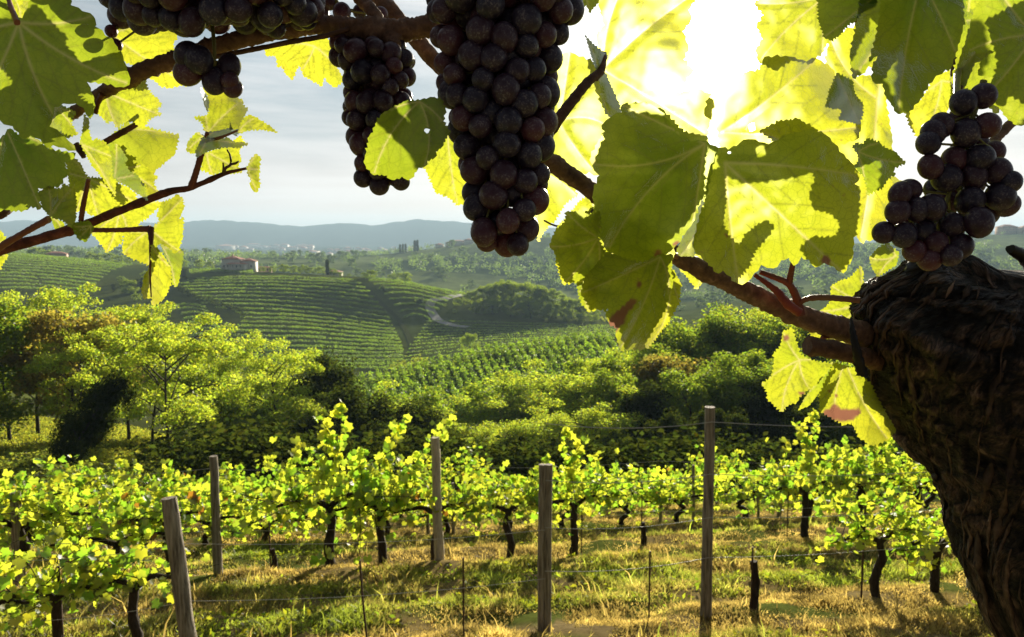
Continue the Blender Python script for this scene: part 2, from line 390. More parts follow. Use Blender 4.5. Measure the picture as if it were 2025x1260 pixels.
def grow_tree(name, kind, seed, mat, H=10.0):
    """a tree of height 10 m at the origin: Empty > trunk, crown"""
    rng = np.random.default_rng(seed)
    root = empty(name, (0, 0, -500))
    mb = MB(); pads = []
    cfg = dict(locust=(15, 0.36, 0.34, 0.98, 4), oak=(16, 0.34, 0.22, 0.95, 4), rust=(13, 0.34, 0.28, 0.97, 4), ivy=(9, 0.22, 0.10, 0.92, 4), far=(12, 0.34, 0.12, 0.95, 3), poplar=(14, 0.13, 0.10, 0.95, 3))[kind]
    nl, spread, h0, h1, nsub = cfg
    lean = rng.standard_normal(2)*0.5 if kind not in ('poplar', 'ivy') else rng.standard_normal(2)*0.9
    tp = np.array([[0, 0, -1.2], [lean[0]*.15, lean[1]*.15, H*.2], [lean[0]*.5+rng.normal()*.2, lean[1]*.5, H*.5], [lean[0], lean[1], H*.88]])
    tp = smooth_path(tp, 14); r0 = 0.17 if kind != 'ivy' else 0.3
    mb.tube(tp, np.linspace(r0, 0.03, 14), 7, rough=0.08, rng=rng)
    for i in range(nl):
        h = h0+(h1-h0)*((i+rng.random()*.8)/nl); j = int(np.clip(h/0.88*13, 1, 12)); s = tp[j]
        az = i*2.4+rng.random()*.8
        prof = {'locust': 0.55+0.75*math.sin(math.pi*min(1, (h-h0)/(1.02-h0)*.85+.12)), 'poplar': 1.0}.get(kind, math.sin(math.pi*(0.18+0.74*(h-h0)/(1-h0)))**0.7+.12)
        ln_ = H*spread*prof*(0.75+.5*rng.random())
        up = {'locust': 0.55, 'oak': 0.30, 'rust': 0.35, 'ivy': 0.5, 'far': 0.3, 'poplar': 1.6}[kind]
        d = np.array([math.cos(az), math.sin(az), up+.25*rng.normal()]); d /= np.linalg.norm(d)
        e = s+d*ln_+np.array([0, 0, -.06*ln_])
        mid = s+d*ln_*.55+rng.standard_normal(3)*.12+np.array([0, 0, .12*ln_])
        lp = smooth_path([s, mid, e], 7); mb.tube(lp, np.linspace(0.07, 0.015, 7), 5, cap=False, rng=rng)
        pads.append((e, ln_))
        for q in range(nsub):
            t = 0.35+0.6*rng.random(); b = lp[int(t*6)]
            dd = d+rng.standard_normal(3)*0.75; dd[2] *= .6; dd /= np.linalg.norm(dd)
            e2 = b+dd*ln_*(.25+.35*rng.random())
            mb.tube(smooth_path([b, (b+e2)/2+rng.standard_normal(3)*.05, e2], 4), np.linspace(.03, .008, 4), 4, cap=False, rng=rng)
            pads.append((e2, ln_))
    top = tp[-1]; pads.append((top+np.array([0, 0, .35]), 2)); pads.append((top, 2))
    mb.build('trunk', M['bark'], root, True)
    C = []
    for e, ln_ in pads:
        if kind == 'locust': n, sg = 230, np.array([.56, .56, .24])
        elif kind == 'oak': n, sg = 230, np.array([.52, .52, .40])
        elif kind == 'rust': n, sg = 170, np.array([.6, .6, .35])
        elif kind == 'ivy': n, sg = 260, np.array([.5, .5, .55])
        elif kind == 'far': n, sg = 34, np.array([.75, .75, .55])
        else: n, sg = 40, np.array([.35, .35, .6])
        sg = sg*(0.7+.6*rng.random())
        n = int(n*(0.5+rng.random()))
        g = rng.standard_normal((n, 3)); g *= np.minimum(1, 1.9/np.linalg.norm(g, axis=1))[:, None]
        if kind == 'locust':   # layered drooping sprays
            g[:, 2] -= 0.22*(g[:, 0]**2+g[:, 1]**2)
        C.append(e+g*sg)
    if kind == 'ivy':   # climber leaves wrap the stem
        k = rng.integers(4, 13, 2600); th = rng.random(2600)*6.28; rr = .35+.35*rng.random(2600)
        C.append(tp[k]+np.stack([np.cos(th)*rr, np.sin(th)*rr, rng.random(2600)*.8], 1))
    C = np.concatenate(C)
    sz = dict(locust=.20, oak=.21, rust=.26, ivy=.22, far=.75, poplar=.6)[kind]*(0.6+.8*rng.random(len(C)))
    v, f = diamonds(C, sz, rng, asp=.5 if kind == 'locust' else .7, up=.2)
    col = np.repeat(tint(len(C), rng, amp=.35), 4, 0)
    mesh_np('crown', v, [f], mat, root, col)
    zmax = v[:, 2].max(); root['h'] = float(zmax)
    return root
def grow_bush(name, seed, mat, n=1500, H=2.0, size=.16, w=1.5):
    rng = np.random.default_rng(seed); root = empty(name, (0, 0, -500)); mb = MB(); C = []
    for i in range(14):
        az = rng.random()*6.28; ln_ = w*(.3+.7*rng.random()); e = np.array([math.cos(az)*ln_*.8, math.sin(az)*ln_*.8, H*(.35+.6*rng.random()*(1-.5*ln_/w))])
        mb.tube(smooth_path([(0, 0, -.2), e*.5+np.array([0, 0, .3]), e], 5), np.linspace(.03, .008, 5), 4, cap=False, rng=rng)
        g = rng.standard_normal((n//14, 3))*np.array([.34, .34, .3])*w/1.5; C.append(e+g)
    mb.build('stems', M['bark'], root)
    C = np.concatenate(C); C[:, 2] = np.abs(C[:, 2])
    v, f = diamonds(C, size*(.6+.8*rng.random(len(C))), rng, .6)
    mesh_np('foliage', v, [f], mat, root, np.repeat(tint(len(C), rng, amp=.35), 4, 0)); root['h'] = H
    return root

PROTO = {
    'locust': [grow_tree('locust_tree', 'locust', s, M['leaf_locust']) for s in (1, 2, 3)],
    'oak': [grow_tree('broadleaf_tree', 'oak', s, M['leaf_oak']) for s in (11, 12, 13)],
    'rust': [grow_tree('turning_tree', 'rust', 21, M['leaf_rust'])],
    'ivy': [grow_tree('ivy_clad_tree', 'ivy', s, M['leaf_dark']) for s in (31, 32)],
    'far': [grow_tree('tree', 'far', s, M['leaf_far']) for s in (41, 42, 43)],
    'poplar': [grow_tree('cypress', 'poplar', 51, M['leaf_dark'])],
    'bush': [grow_bush('bush', s, M['leaf_bush']) for s in (61, 62)],
    'shrub': [grow_bush('dark_shrub', s, M['leaf_dark'], 1500) for s in (63,)],
    'farbush': [grow_bush('shrub', 64, M['leaf_far'], 260, 2.0, .5)],
}
USED = set()
def place(kind, u, d, vtop, label, cat='tree', group=None, wid=1.0, rz=None, idx=None, h=None, tilt=None):
    ps = PROTO[kind]; o = ps[idx if idx is not None else random.randrange(len(ps))]
    g = at(u, d)
    hh = h if h is not None else max(topz(vtop, d)-g[2], 1.0)
    s = hh/o['h']
    if o.name not in USED: USED.add(o.name); r = o
    else: r = copy_tree(o)
    r.location = tuple(g); r.scale = (s*wid, s*wid, s)
    r.rotation_euler = (tilt[0] if tilt else 0, tilt[1] if tilt else 0, random.random()*6.28 if rz is None else rz)
    for k in ('label', 'category', 'group'):
        if k in r: del r[k]
    return tag(r, label, cat, group)

# ------------------------------------------------------------------ valley wood
LAB = {'locust': 'feathery yellow green locust tree in the valley wood', 'oak': 'round dense green broadleaf tree in the valley wood', 'ivy': 'dark ivy smothered tree in the valley wood'}
GRP = {'locust': 'locust trees of the valley wood', 'oak': 'broadleaf trees of the valley wood', 'ivy': 'ivy smothered trees of the valley wood'}
place('locust', 552, 62, 655, 'slender locust tree standing clear with open layered crown before the terraced vineyard', idx=0, wid=0.8)
place('ivy', 655, 66, 690, 'dark pointed bushy tree beside the slender open crowned locust', idx=0, wid=1.0)
place('ivy', 722, 58, 730, 'black ivy covered leaning tree in front of the strip vineyard', idx=1, wid=1.3, tilt=(0, .16))
place('rust', 140, 52, 600, 'brownish turning tree among the green locusts on the left bank', wid=.9)
place('ivy', 112, 40, 690, 'dark ivy hung tree with a leaning trunk on the left bank', idx=1, wid=.6, tilt=(0, .5), rz=0)
place('ivy', 128, 41, 700, 'second leaning ivy trunk close behind the ivy hung tree', idx=0, wid=.6, tilt=(0, .6), rz=0)
for (k, u, d, v, w) in [
    ('locust', 20, 56, 565, 1.0), ('locust', 160, 50, 640, .9), ('locust', 75, 60, 560, 1.0), ('locust', 190, 58, 590, 1.0), ('locust', 255, 60, 600, 1.0), ('locust', 335, 45, 612, 1.0),
    ('locust', 300, 62, 605, .9), ('oak', -60, 52, 560, 1.1), ('locust', 395, 62, 640, 1.0), ('locust', 445, 66, 675, 1.0), ('locust', 490, 72, 720, 1.1), ('oak', 415, 54, 720, .9),
    ('oak', 590, 66, 755, 1.2), ('locust', 620, 60, 770, 1.2), ('locust', 690, 72, 770, 1.3),
    ('locust', 780, 72, 760, 1.2), ('oak', 500, 56, 790, 1.1), ('oak', 830, 78, 765, 1.2), ('locust', 880, 74, 768, 1.3), ('locust', 945, 80, 755, 1.3), ('oak', 1010, 84, 742, 1.2), ('locust', 1065, 78, 728, 1.2),
    ('locust', 1130, 84, 705, 1.2), ('oak', 1185, 86, 690, 1.1), ('locust', 1235, 76, 680, 1.1), ('oak', 1290, 80, 660, 1.1), ('oak', 1345, 84, 640, 1.1), ('oak', 1395, 82, 618, 1.1), ('rust', 1320, 70, 690, 1.0),
    ('oak', 1450, 84, 598, 1.1), ('locust', 1495, 88, 600, 1.1), ('oak', 1545, 86, 610, 1.1), ('locust', 1600, 84, 615, 1.1), ('oak', 1660, 84, 620, 1.1), ('oak', 1720, 84, 600, 1.1), ('oak', 1800, 88, 580, 1.1), ('oak', 1880, 90, 570, 1.1),
    ('oak', 1965, 96, 545, 1.1), ('oak', 2030, 92, 540, 1.1), ('oak', 2090, 96, 545, 1.1),
    ('ivy', 850, 60, 780, 1.2), ('locust', 960, 60, 800, 1.2), ('locust', 1035, 60, 790, 1.2), ('locust', 1110, 60, 775, 1.2), ('locust', 1180, 60, 755, 1.1), ('ivy', 1265, 62, 745, 1.1),
    ('oak', 1225, 66, 735, 1.0), ('oak', 1370, 62, 715, 1.1), ('oak', 1420, 66, 690, 1.1), ('oak', 1480, 62, 715, 1.1), ('ivy', 1520, 58, 740, 1.2), ('oak', 1560, 66, 690, 1.0), ('oak', 1620, 60, 730, 1.1), ('oak', 1720, 60, 700, 1.1),
    ('ivy', 590, 52, 820, 1.2), ('ivy', 780, 52, 830, 1.2), ('ivy', 670, 52, 830, 1.1), ('ivy', 900, 50, 850, 1.2), ('ivy', 1000, 52, 850, 1.1), ('ivy', 1330, 52, 810, 1.2), ('ivy', 1420, 52, 800, 1.2), ('ivy', 1100, 52, 860, 1.1), ('ivy', 1600, 54, 800, 1.2), ('ivy', 500, 50, 850, 1.1)]:
    if k == 'rust': place(k, u, d, v, 'brownish turning tree among the round trees beneath the big central leaves', wid=w)
    else: place(k, u, d, v, LAB[k], group=GRP[k], wid=w)
# undergrowth on the left bank and along the wood edge
for (u, d) in [(-20, 36), (20, 38), (60, 40), (95, 37), (140, 40), (190, 38), (235, 40), (280, 38), (330, 40), (370, 37), (40, 44), (120, 44), (300, 44), (10, 31), (80, 32), (160, 34), (250, 33), (340, 33), (410, 36), (-60, 33)]:
    place('bush', u, d, 0, 'pale green bush on the rough grassy bank beneath the locusts', 'bush', 'bushes on the grassy bank', h=.6+.8*random.random(), wid=1.9)
for (u, d) in [(430, 34), (480, 36), (540, 35), (600, 36), (660, 34), (720, 36), (790, 35), (850, 36), (920, 35), (980, 36), (1050, 35), (1120, 36), (1190, 35), (1260, 36), (1330, 35), (1400, 36), (1470, 35), (1540, 36), (1610, 35), (1690, 36), (390, 43), (460, 45), (760, 44), (870, 44), (1150, 44), (1220, 45), (1380, 44)]:
    place('shrub', u, d, 0, 'dark shrub in the shade at the wood edge', 'shrub', 'dark shrubs along the wood edge', h=1.8+1.6*random.random(), wid=1.5)

# grove beyond the valley
for (u, d, v) in [(880, 425, 600), (905, 428, 588), (930, 432, 575), (955, 436, 565), (985, 440, 556), (1015, 442, 553), (1045, 440, 557), (1075, 438, 563), (1105, 436, 575), (1130, 432, 588), (1155, 430, 600), (1175, 428, 612), (900, 415, 610), (940, 418, 598), (975, 420, 590), (1010, 420, 585), (1050, 420, 588), (1085, 418, 597), (1120, 416, 610), (1150, 415, 622), (1000, 452, 552), (1060, 452, 560)]:
    place('oak', u, d, v, 'bushy tree of the domed grove beside the bend of the road', group='trees of the domed grove', wid=1.3)
place('oak', 928, 300, 657, 'lone bushy tree in the shaded field above the strip vineyard', idx=0, wid=.75)
place('bush', 815, 172, 708, 'pale bush on the lower end of the strip vineyard crest', 'bush', wid=1.4)
for (u, d, v) in [(520, 500, 527), (540, 496, 525), (560, 498, 522), (580, 500, 524), (597, 496, 523), (612, 498, 528), (632, 500, 527), (660, 505, 530), (675, 480, 538), (690, 478, 541), (720, 474, 538), (735, 474, 533), (800, 560, 536), (780, 560, 540)]:
    place('oak', u, d, v, 'round garden tree on the crest by the red roofed villa', group='garden trees by the villa', wid=1.5)
place('poplar', 648, 500, 512, 'small dark cypress standing in the villa garden', 'cypress', wid=.9)
for (u, d, v) in [(178, 590, 497), (195, 590, 500), (215, 585, 498), (235, 580, 503), (255, 575, 506), (275, 570, 508), (340, 540, 515), (365, 520, 513), (395, 520, 512), (415, 520, 516), (70, 600, 488), (90, 600, 492)]:
    place('oak', u, d, v, 'dark tree along the crest of the terraced hill', group='trees along the terraced crest', wid=1.3)
for (u, d, v) in [(150, 430, 560), (190, 420, 565), (225, 415, 560), (255, 410, 550), (280, 420, 548), (305, 430, 545), (325, 440, 540), (345, 450, 535), (240, 440, 545), (290, 450, 535), (365, 460, 530), (270, 395, 580), (215, 390, 590), (310, 400, 575), (170, 380, 600), (120, 400, 590)]:
    place('ivy' if random.random() < .5 else 'oak', u, d, v, 'shaded tree in the hollow between the two terraced fields', group='trees in the shaded hollow', wid=1.3)
for (u, v0, n) in [(440, 640, 0), (460, 600, 1), (640, 620, 0)]: pass
place('farbush', 760, 440, 0, 'small bush beside the field track', 'bush', h=3.2)
place('farbush', 830, 425, 0, 'small bush on the second field above the road', 'bush', h=3.5, wid=1.3)
# far wooded slopes: one object per tree
rs = np.random.default_rng(99)
cnt = 0
while cnt < 200:
    u = rs.uniform(-150, 2150); d = rs.uniform(740, 1500)
    if 300 < u < 640 and d < 900: continue
    q = noise.noise((u*0.012, d*0.006, 4))
    if q < 0.08 and rs.random() < .9: continue
    place('far', u, d, 0, 'hazy tree on the far wooded slopes', group='trees on the far slopes', h=rs.uniform(8, 13), wid=rs.uniform(.9, 1.35)); cnt += 1
def woods():
    rng = np.random.default_rng(77); C = []; S = []
    while len(C) < 2600:
        u = rng.uniform(-250, 2300); d = 730*(2300/730)**rng.random(); x = (u-CX)/F*d
        q = noise.noise((x*0.0075+3, d*0.0045, 2))
        if q > -.12+.14*rng.random() and rng.random() < .94: continue
        if 330 < u < 640 and d < 850: continue
        C.append((x, d, 0)); S.append(rng.uniform(3.0, 5.5))
    C = np.array(C); S = np.array(S); C[:, 2] = zfun(C[:, 0], C[:, 1]); k = 44
    g = rng.standard_normal((len(C), k, 3))*np.array([.62, .62, .55]); g *= np.minimum(1, 1.3/np.linalg.norm(g, axis=2))[..., None]
    p = (C[:, None, :]+S[:, None, None]*(g+np.array([0, 0, .75]))).reshape(-1, 3)
    v, f = diamonds(p, np.repeat(S, k)*(.25+.3*rng.random(len(p))), rng, .8)
    tone = np.repeat(.7+.7*rng.random(len(C)), k)[:, None]*np.array([1.0, 1.0, 1.0])*(.8+.4*rng.random((len(p), 1)))
    tag(mesh_np('woods', v, [f], M['leaf_far'], None, np.repeat(tone, 4, 0)), 'hazy woods and hedgerows covering the far slopes', 'woods', kind='stuff')
woods()
for i in range(26):
    place('far', 1250+i*32+rs.uniform(-12, 12), rs.uniform(480, 640), 0, 'bushy tree in the dip beneath the far fields', group='trees in the dip', h=rs.uniform(6, 10), wid=1.5)
for k, u in enumerate((792, 797, 802, 820, 826)):
    place('poplar', u, 1250, 0, 'thin dark cypress in the row on the hazy hill', 'cypress', 'row of cypresses on the hazy hill', h=16+4*(k > 2), wid=.8)

# ------------------------------------------------------------------ far vineyard rows
def hedge(name, pts, label, group, mat=None, h=1.7, w=.5, per=16, size=.55, parent=None, seed=None):
    rng = np.random.default_rng(seed if seed is not None else random.randrange(10**6))
    pts = np.asarray(pts); seg = np.linalg.norm(np.diff(pts, axis=0), axis=1); cum = np.concatenate([[0], np.cumsum(seg)]); Ls = cum[-1]
    n = int(Ls*per); t = rng.random(n)*Ls
    c = np.stack([np.interp(t, cum, pts[:, k]) for k in range(3)], 1)
    bumpy = 1+0.10*np.sin(t*.83+rng.random()*6)+.14*np.sin(t*.21+rng.random()*6)
    keepg = np.sin(t*.13+rng.random()*6)+np.sin(t*.31+rng.random()*6) < 1.55
    keepg |= rng.random(n) < .4
    c += np.stack([rng.normal(0, w*.5, n), rng.normal(0, w*.5, n), (0.35+(h-.35)*rng.random(n)**.8)*bumpy], 1)
    c = c[keepg]; n = len(c); b = c[0].copy(); b[2] = pts[0][2]
    v, f = diamonds(c-b, size*(.6+.8*rng.random(n)), rng, .75)
    o = mesh_np(name, v, [f], mat or M['leaf_row'], None, np.repeat(tint(n, rng, amp=.3, warm=.1), 4, 0))
    o.location = tuple(b)
    return tag(o, label, 'vine row', group)
def lerp_poly(pts, x): return np.interp(x, [p[0] for p in pts], [p[1] for p in pts])
def row_at(v_of_u, u0, u1, lo, n=40):
    out = []
    for u in np.linspace(u0, u1, n):
        out.append(hit(u, v_of_u(u), 900, lo))
    return np.array(out)
ROWS = 0
def field_rows(dlist, ua, ub, label, group, **kw):
    """rows along the contour: each at one distance d, from column ua(d) to ub(d)"""
    global ROWS
    for d in dlist:
        a, b = ua(d), ub(d)
        if b-a < 8: continue
        pts = [at(u, d+6*math.sin((u-a)/(b-a)*3.14)+kw.get('slant', 0)*(u-(a+b)/2)) for u in np.linspace(a, b, 30)]
        hedge('vine_row', pts, label, group, per=kw.get('per', 30), size=kw.get('size', .42), h=kw.get('h', 1.35), w=kw.get('w', .6)); ROWS += 1
field_rows(np.arange(294, 464, 7.4), lambda d: np.interp(d, [290, 380, 395, 440, 470], [430, 480, 400, 350, 420]), lambda d: np.interp(d, [290, 340, 400, 470], [800, 795, 770, 690]), 'clipped vine row running along the big terraced hill', 'vine rows of the big terraced hill')
field_rows(np.arange(400, 474, 8.3), lambda d: np.interp(d, [400, 470], [800, 715]), lambda d: np.interp(d, [400, 470], [850, 925]), 'shaded vine row on the field above the road bend', 'vine rows above the road bend')
field_rows(np.arange(300, 400, 8), lambda d: np.interp(d, [300, 400], [792, 845]), lambda d: np.interp(d, [300, 400], [1290, 1200]), 'dim vine row in the shaded valley field', 'vine rows of the shaded valley field', per=10, h=1.0)
field_rows(np.arange(400, 570, 10.5), lambda d: -60, lambda d: np.interp(d, [400, 470, 520, 570], [170, 215, 265, 120]), 'vine row on the terraced hill beyond the locusts', 'vine rows of the terraced hill beyond the locusts')
field_rows(np.arange(330, 395, 8.3), lambda d: np.interp(d, [330, 395], [380, 345]), lambda d: np.interp(d, [330, 395], [455, 400]), 'short vine row below the dark diagonal hedge', 'short vine rows below the diagonal hedge')
field_rows(np.arange(476, 492, 5), lambda d: 375, lambda d: 500, 'lit vine row just beneath the villa', 'vine rows beneath the villa', slant=0)
hedge('hedge', [at(u, d) for u, d in ((345, 432), (385, 408), (430, 396), (482, 383))], 'dark diagonal hedge crossing the terraced hill', None, M['leaf_dark'], 3.0, 1.4, 26, .8)['category'] = 'hedge'
# strip vineyard: rows run down the slope
k = 0
for u in np.arange(700, 1210, 15.5):
    dc = np.interp(u, UU, [150, 150, 150, 148, 165, 180, 165, 165, 165])
    a = at(u, dc+2); b = at(u+38, dc-34)
    hedge('vine_row', a+(b-a)*np.linspace(0, 1, 14)[:, None], 'sunlit vine row running down the strip vineyard', 'vine rows of the strip vineyard', per=34, size=.36, h=1.7, w=.6)
# bright small plot at the far right of the grove, pale slats of netted rows
for i in range(9):
    a = at(1188+i*9, 455-i*2); b = at(1196+i*9, 425-i*2)
    hedge('vine_row', a+(b-a)*np.linspace(0, 1, 8)[:, None], 'pale young vine row at the foot of the domed grove', 'pale young rows by the grove', M['leaf_bush'], 1.3, .5, 10, .5)
# winding road
def ribbon(name, pts, w, mat, label, cat, lift=.05):
    pts = np.asarray(pts); t = np.gradient(pts, axis=0); t[:, 2] = 0; t /= np.linalg.norm(t, axis=1)[:, None]
    s = np.stack([t[:, 1], -t[:, 0], np.zeros(len(t))], 1)*w/2
    a = pts+s; b = pts-s
    a[:, 2] = zfun(a[:, 0], a[:, 1])+lift; b[:, 2] = zfun(b[:, 0], b[:, 1])+lift
    v = np.concatenate([a, b]); n = len(pts); i = np.arange(n-1)
    return tag(mesh_np(name, v, [np.stack([i, i+1, n+i+1, n+i], 1)], mat, None, None, True), label, cat, kind='structure')
rd = [at(u, d) for u, d in ((925, 388), (895, 392), (868, 400), (855, 412), (850, 424), (858, 434), (880, 440), (900, 452), (925, 468))]
ribbon('road', smooth_path(rd, 60), 5.0, M['asphalt'], 'pale road bending round the foot of the domed grove', 'road', .25)
tr = [at(u, d) for u, d in ((690, 470), (740, 430), (790, 395), (812, 350), (815, 310))]
ribbon('path', smooth_path(tr, 40), 2.6, solid_mat('trodden_turf', [(.3, (.055, .070, .022)), (.7, (.085, .09, .032))], 1.0, 1.0, .0, spec=0.0), 'grassy field track between the terraced fields', 'path', .2)

# ------------------------------------------------------------------ houses
def hip_roof(mb, x0, x1, y0, y1, z, h, ov=.6):
    x0 -= ov; x1 += ov; y0 -= ov; y1 += ov; m = min(x1-x0, y1-y0)/2
    if x1-x0 >= y1-y0: r = [(x0+m, (y0+y1)/2, z+h), (x1-m, (y0+y1)/2, z+h)]
    else: r = [((x0+x1)/2, y0+m, z+h), ((x0+x1)/2, y1-m, z+h)]
    v = [(x0, y0, z), (x1, y0, z), (x1, y1, z), (x0, y1, z)]+r
    if x1-x0 >= y1-y0: mb.add(v, [(0, 1, 5, 4), (2, 3, 4, 5)]); mb.add(v, [(1, 2, 5), (3, 0, 4)])
    else: mb.add(v, [(1, 2, 5, 4), (3, 0, 4, 5)]); mb.add(v, [(0, 1, 4), (2, 3, 5)])
    mb.add([(x0, y0, z-.02), (x1, y0, z-.02), (x1, y1, z-.02), (x0, y1, z-.02)], [(0, 3, 2, 1)])
def house(name, loc, label, blocks, wall='plaster', rz=0.0, group=None, windows=True):
    o = empty(name, loc, rz, label, 'house', group)
    w = MB(); r = MB()
    for (x0, x1, y0, y1, h, rh) in blocks:
        w.box((x0, y0, -3), (x1, y1, h)); hip_roof(r, x0, x1, y0, y1, h+.02, rh)
    w.build('wall', M[wall], o); r.build('roof', M['tile'], o)
    if windows:
        for (x0, x1, y0, y1, h, rh) in blocks:
            for fl in range(max(1, int(h//3))):
                for x in np.arange(x0+1.4, x1-1, 2.6):
                    m = MB(); m.box((x-.45, y0-.06, fl*3+.9), (x+.45, y0+.05, fl*3+2.3)); m.build('window', M['pane'], o)
    return o
vg = at(472, 498)
vl = house('villa', vg+np.array([0, 0, 1.6]), 'large pale villa with red tiled hip roofs on the vineyard crest', [(-9, 2, -4, 6, 5.8, 2.0), (2.2, 10.5, -3, 5, 4.6, 1.7), (-5, 7, -8.2, -4.2, 2.9, .9)], 'plaster')
m = MB()
for x in np.arange(-4.8, 7, 1.9): m.box((x-.15, -9.4, -1), (x+.15, -9.1, 2.7))
m.box((-5.2, -9.5, 2.71), (7.2, -8.8, 2.95)); m.build('porch', M['plaster'], vl)
m = MB(); m.box((-4, 0, 7), (-3.2, .8, 8.8)); m.build('chimney', M['pink'], vl)
house('farmhouse', at(112, 588)+np.array([0, 0, 1.0]), 'pink walled farmhouse behind the terraced hill among dark trees', [(-7, 7, -4, 4, 4.2, 1.8)], 'pink', .3)
house('outbuilding', at(660, 512), 'low outbuilding with a tiled roof beside the villa cypress', [(-5, 5, -3, 3, 2.6, 1.1)], 'plaster', -.2)
house('outbuilding', at(515, 515), 'long low tiled wing next to the villa', [(-7, 7, -2, 2, 2.5, 1.0)], 'pink', .1)
house('manor_house', at(1990, 1345), 'tall hilltop manor with hip roof above the hazy fields', [(-14, 14, -9, 9, 12, 4)], 'pink', .1)
house('hilltop_house', at(2032, 1330), 'broad hilltop house cut by the frame edge beside the manor', [(-14, 16, -9, 9, 9, 4)], 'pink', -.1)
hp = [house('village_house', (0, 0, -500), 'tiny pale house in the hazy far town', [(-9, 9, -7, 7, 7, 3)], 'plaster', 0, 'houses of the far town', False),
      house('village_house', (0, 0, -500), 'tiny pale house in the hazy far town', [(-18, 18, -9, 9, 10, 2)], 'plaster', 0, 'houses of the far town', False)]
first = [True, True]
def town(n, ur, dr, sc=(.8, 1.4)):
    for i in range(n):
        k = int(rs.random() < .25); o = hp[k]
        if first[k]: first[k] = False
        else: o = copy_tree(o)
        s = rs.uniform(*sc); o.location = tuple(at(rs.uniform(*ur), rs.uniform(*dr))); o.rotation_euler = (0, 0, rs.uniform(0, 3)); o.scale = (s, s, s)
town(34, (440, 620), (3300, 4300), (.9, 2.0)); town(26, (600, 820), (2600, 3600), (.8, 1.7)); town(14, (560, 760), (1900, 2600), (.8, 1.3)); town(14, (-40, 130), (2400, 3600), (1., 2.2)); town(8, (860, 930), (1320, 1345), (.5, .8)); town(10, (1700, 2030), (2500, 3800), (1, 2))

# ------------------------------------------------------------------ near vineyard
SL = 0.38
def rowpt(a, u):
    """ground point of row y = a + SL*x under column u"""
    k = (u-CX)/F; d = a/(1-SL*k); p = None
    for _ in range(5):
        p = at(u, d); d = a+SL*p[0]
    return at(u, d)
ROWANG = math.atan(SL)
def palm_leaves(c, nrm, size, rng):
    """vine leaf: seven point palmate blade, folded along the midrib"""
    n = len(c); t = rng.standard_normal((n, 3)); t[:, 2] -= .7
    nrm = nrm/np.linalg.norm(nrm, axis=1)[:, None]
    t -= nrm*np.sum(t*nrm, 1)[:, None]; t /= np.linalg.norm(t, axis=1)[:, None]; b = np.cross(nrm, t)
    ang = np.radians([0, 28, 52, 80, 112, 150, 180, 210, 248, 280, 308, 332]); rad = np.array([1.0, .70, .88, .66, .78, .62, .18, .62, .78, .66, .88, .70])
    s = np.broadcast_to(size, (n,))[:, None, None]*.58
    x = np.cos(ang)*rad; y = np.sin(ang)*rad
    cup = (rng.random((n, 1))*.5-.05)
    zz = cup*(x**2+y**2)[None, :]*.6+.22*np.abs(y)[None, :]
    v = c[:, None, :]+s*(x[None, :, None]*t[:, None, :]+y[None, :, None]*b[:, None, :]+zz[..., None]*nrm[:, None, :])
    v = np.concatenate([c[:, None, :], v], 1).reshape(-1, 3)
    k = len(ang); i = np.arange(n)[:, None]*(k+1); j = np.arange(k)[None, :]
    f = np.stack([np.broadcast_to(i, (n, k)), i+1+j, i+1+(j+1) % k], -1).reshape(-1, 3)
    return v, f, k+1
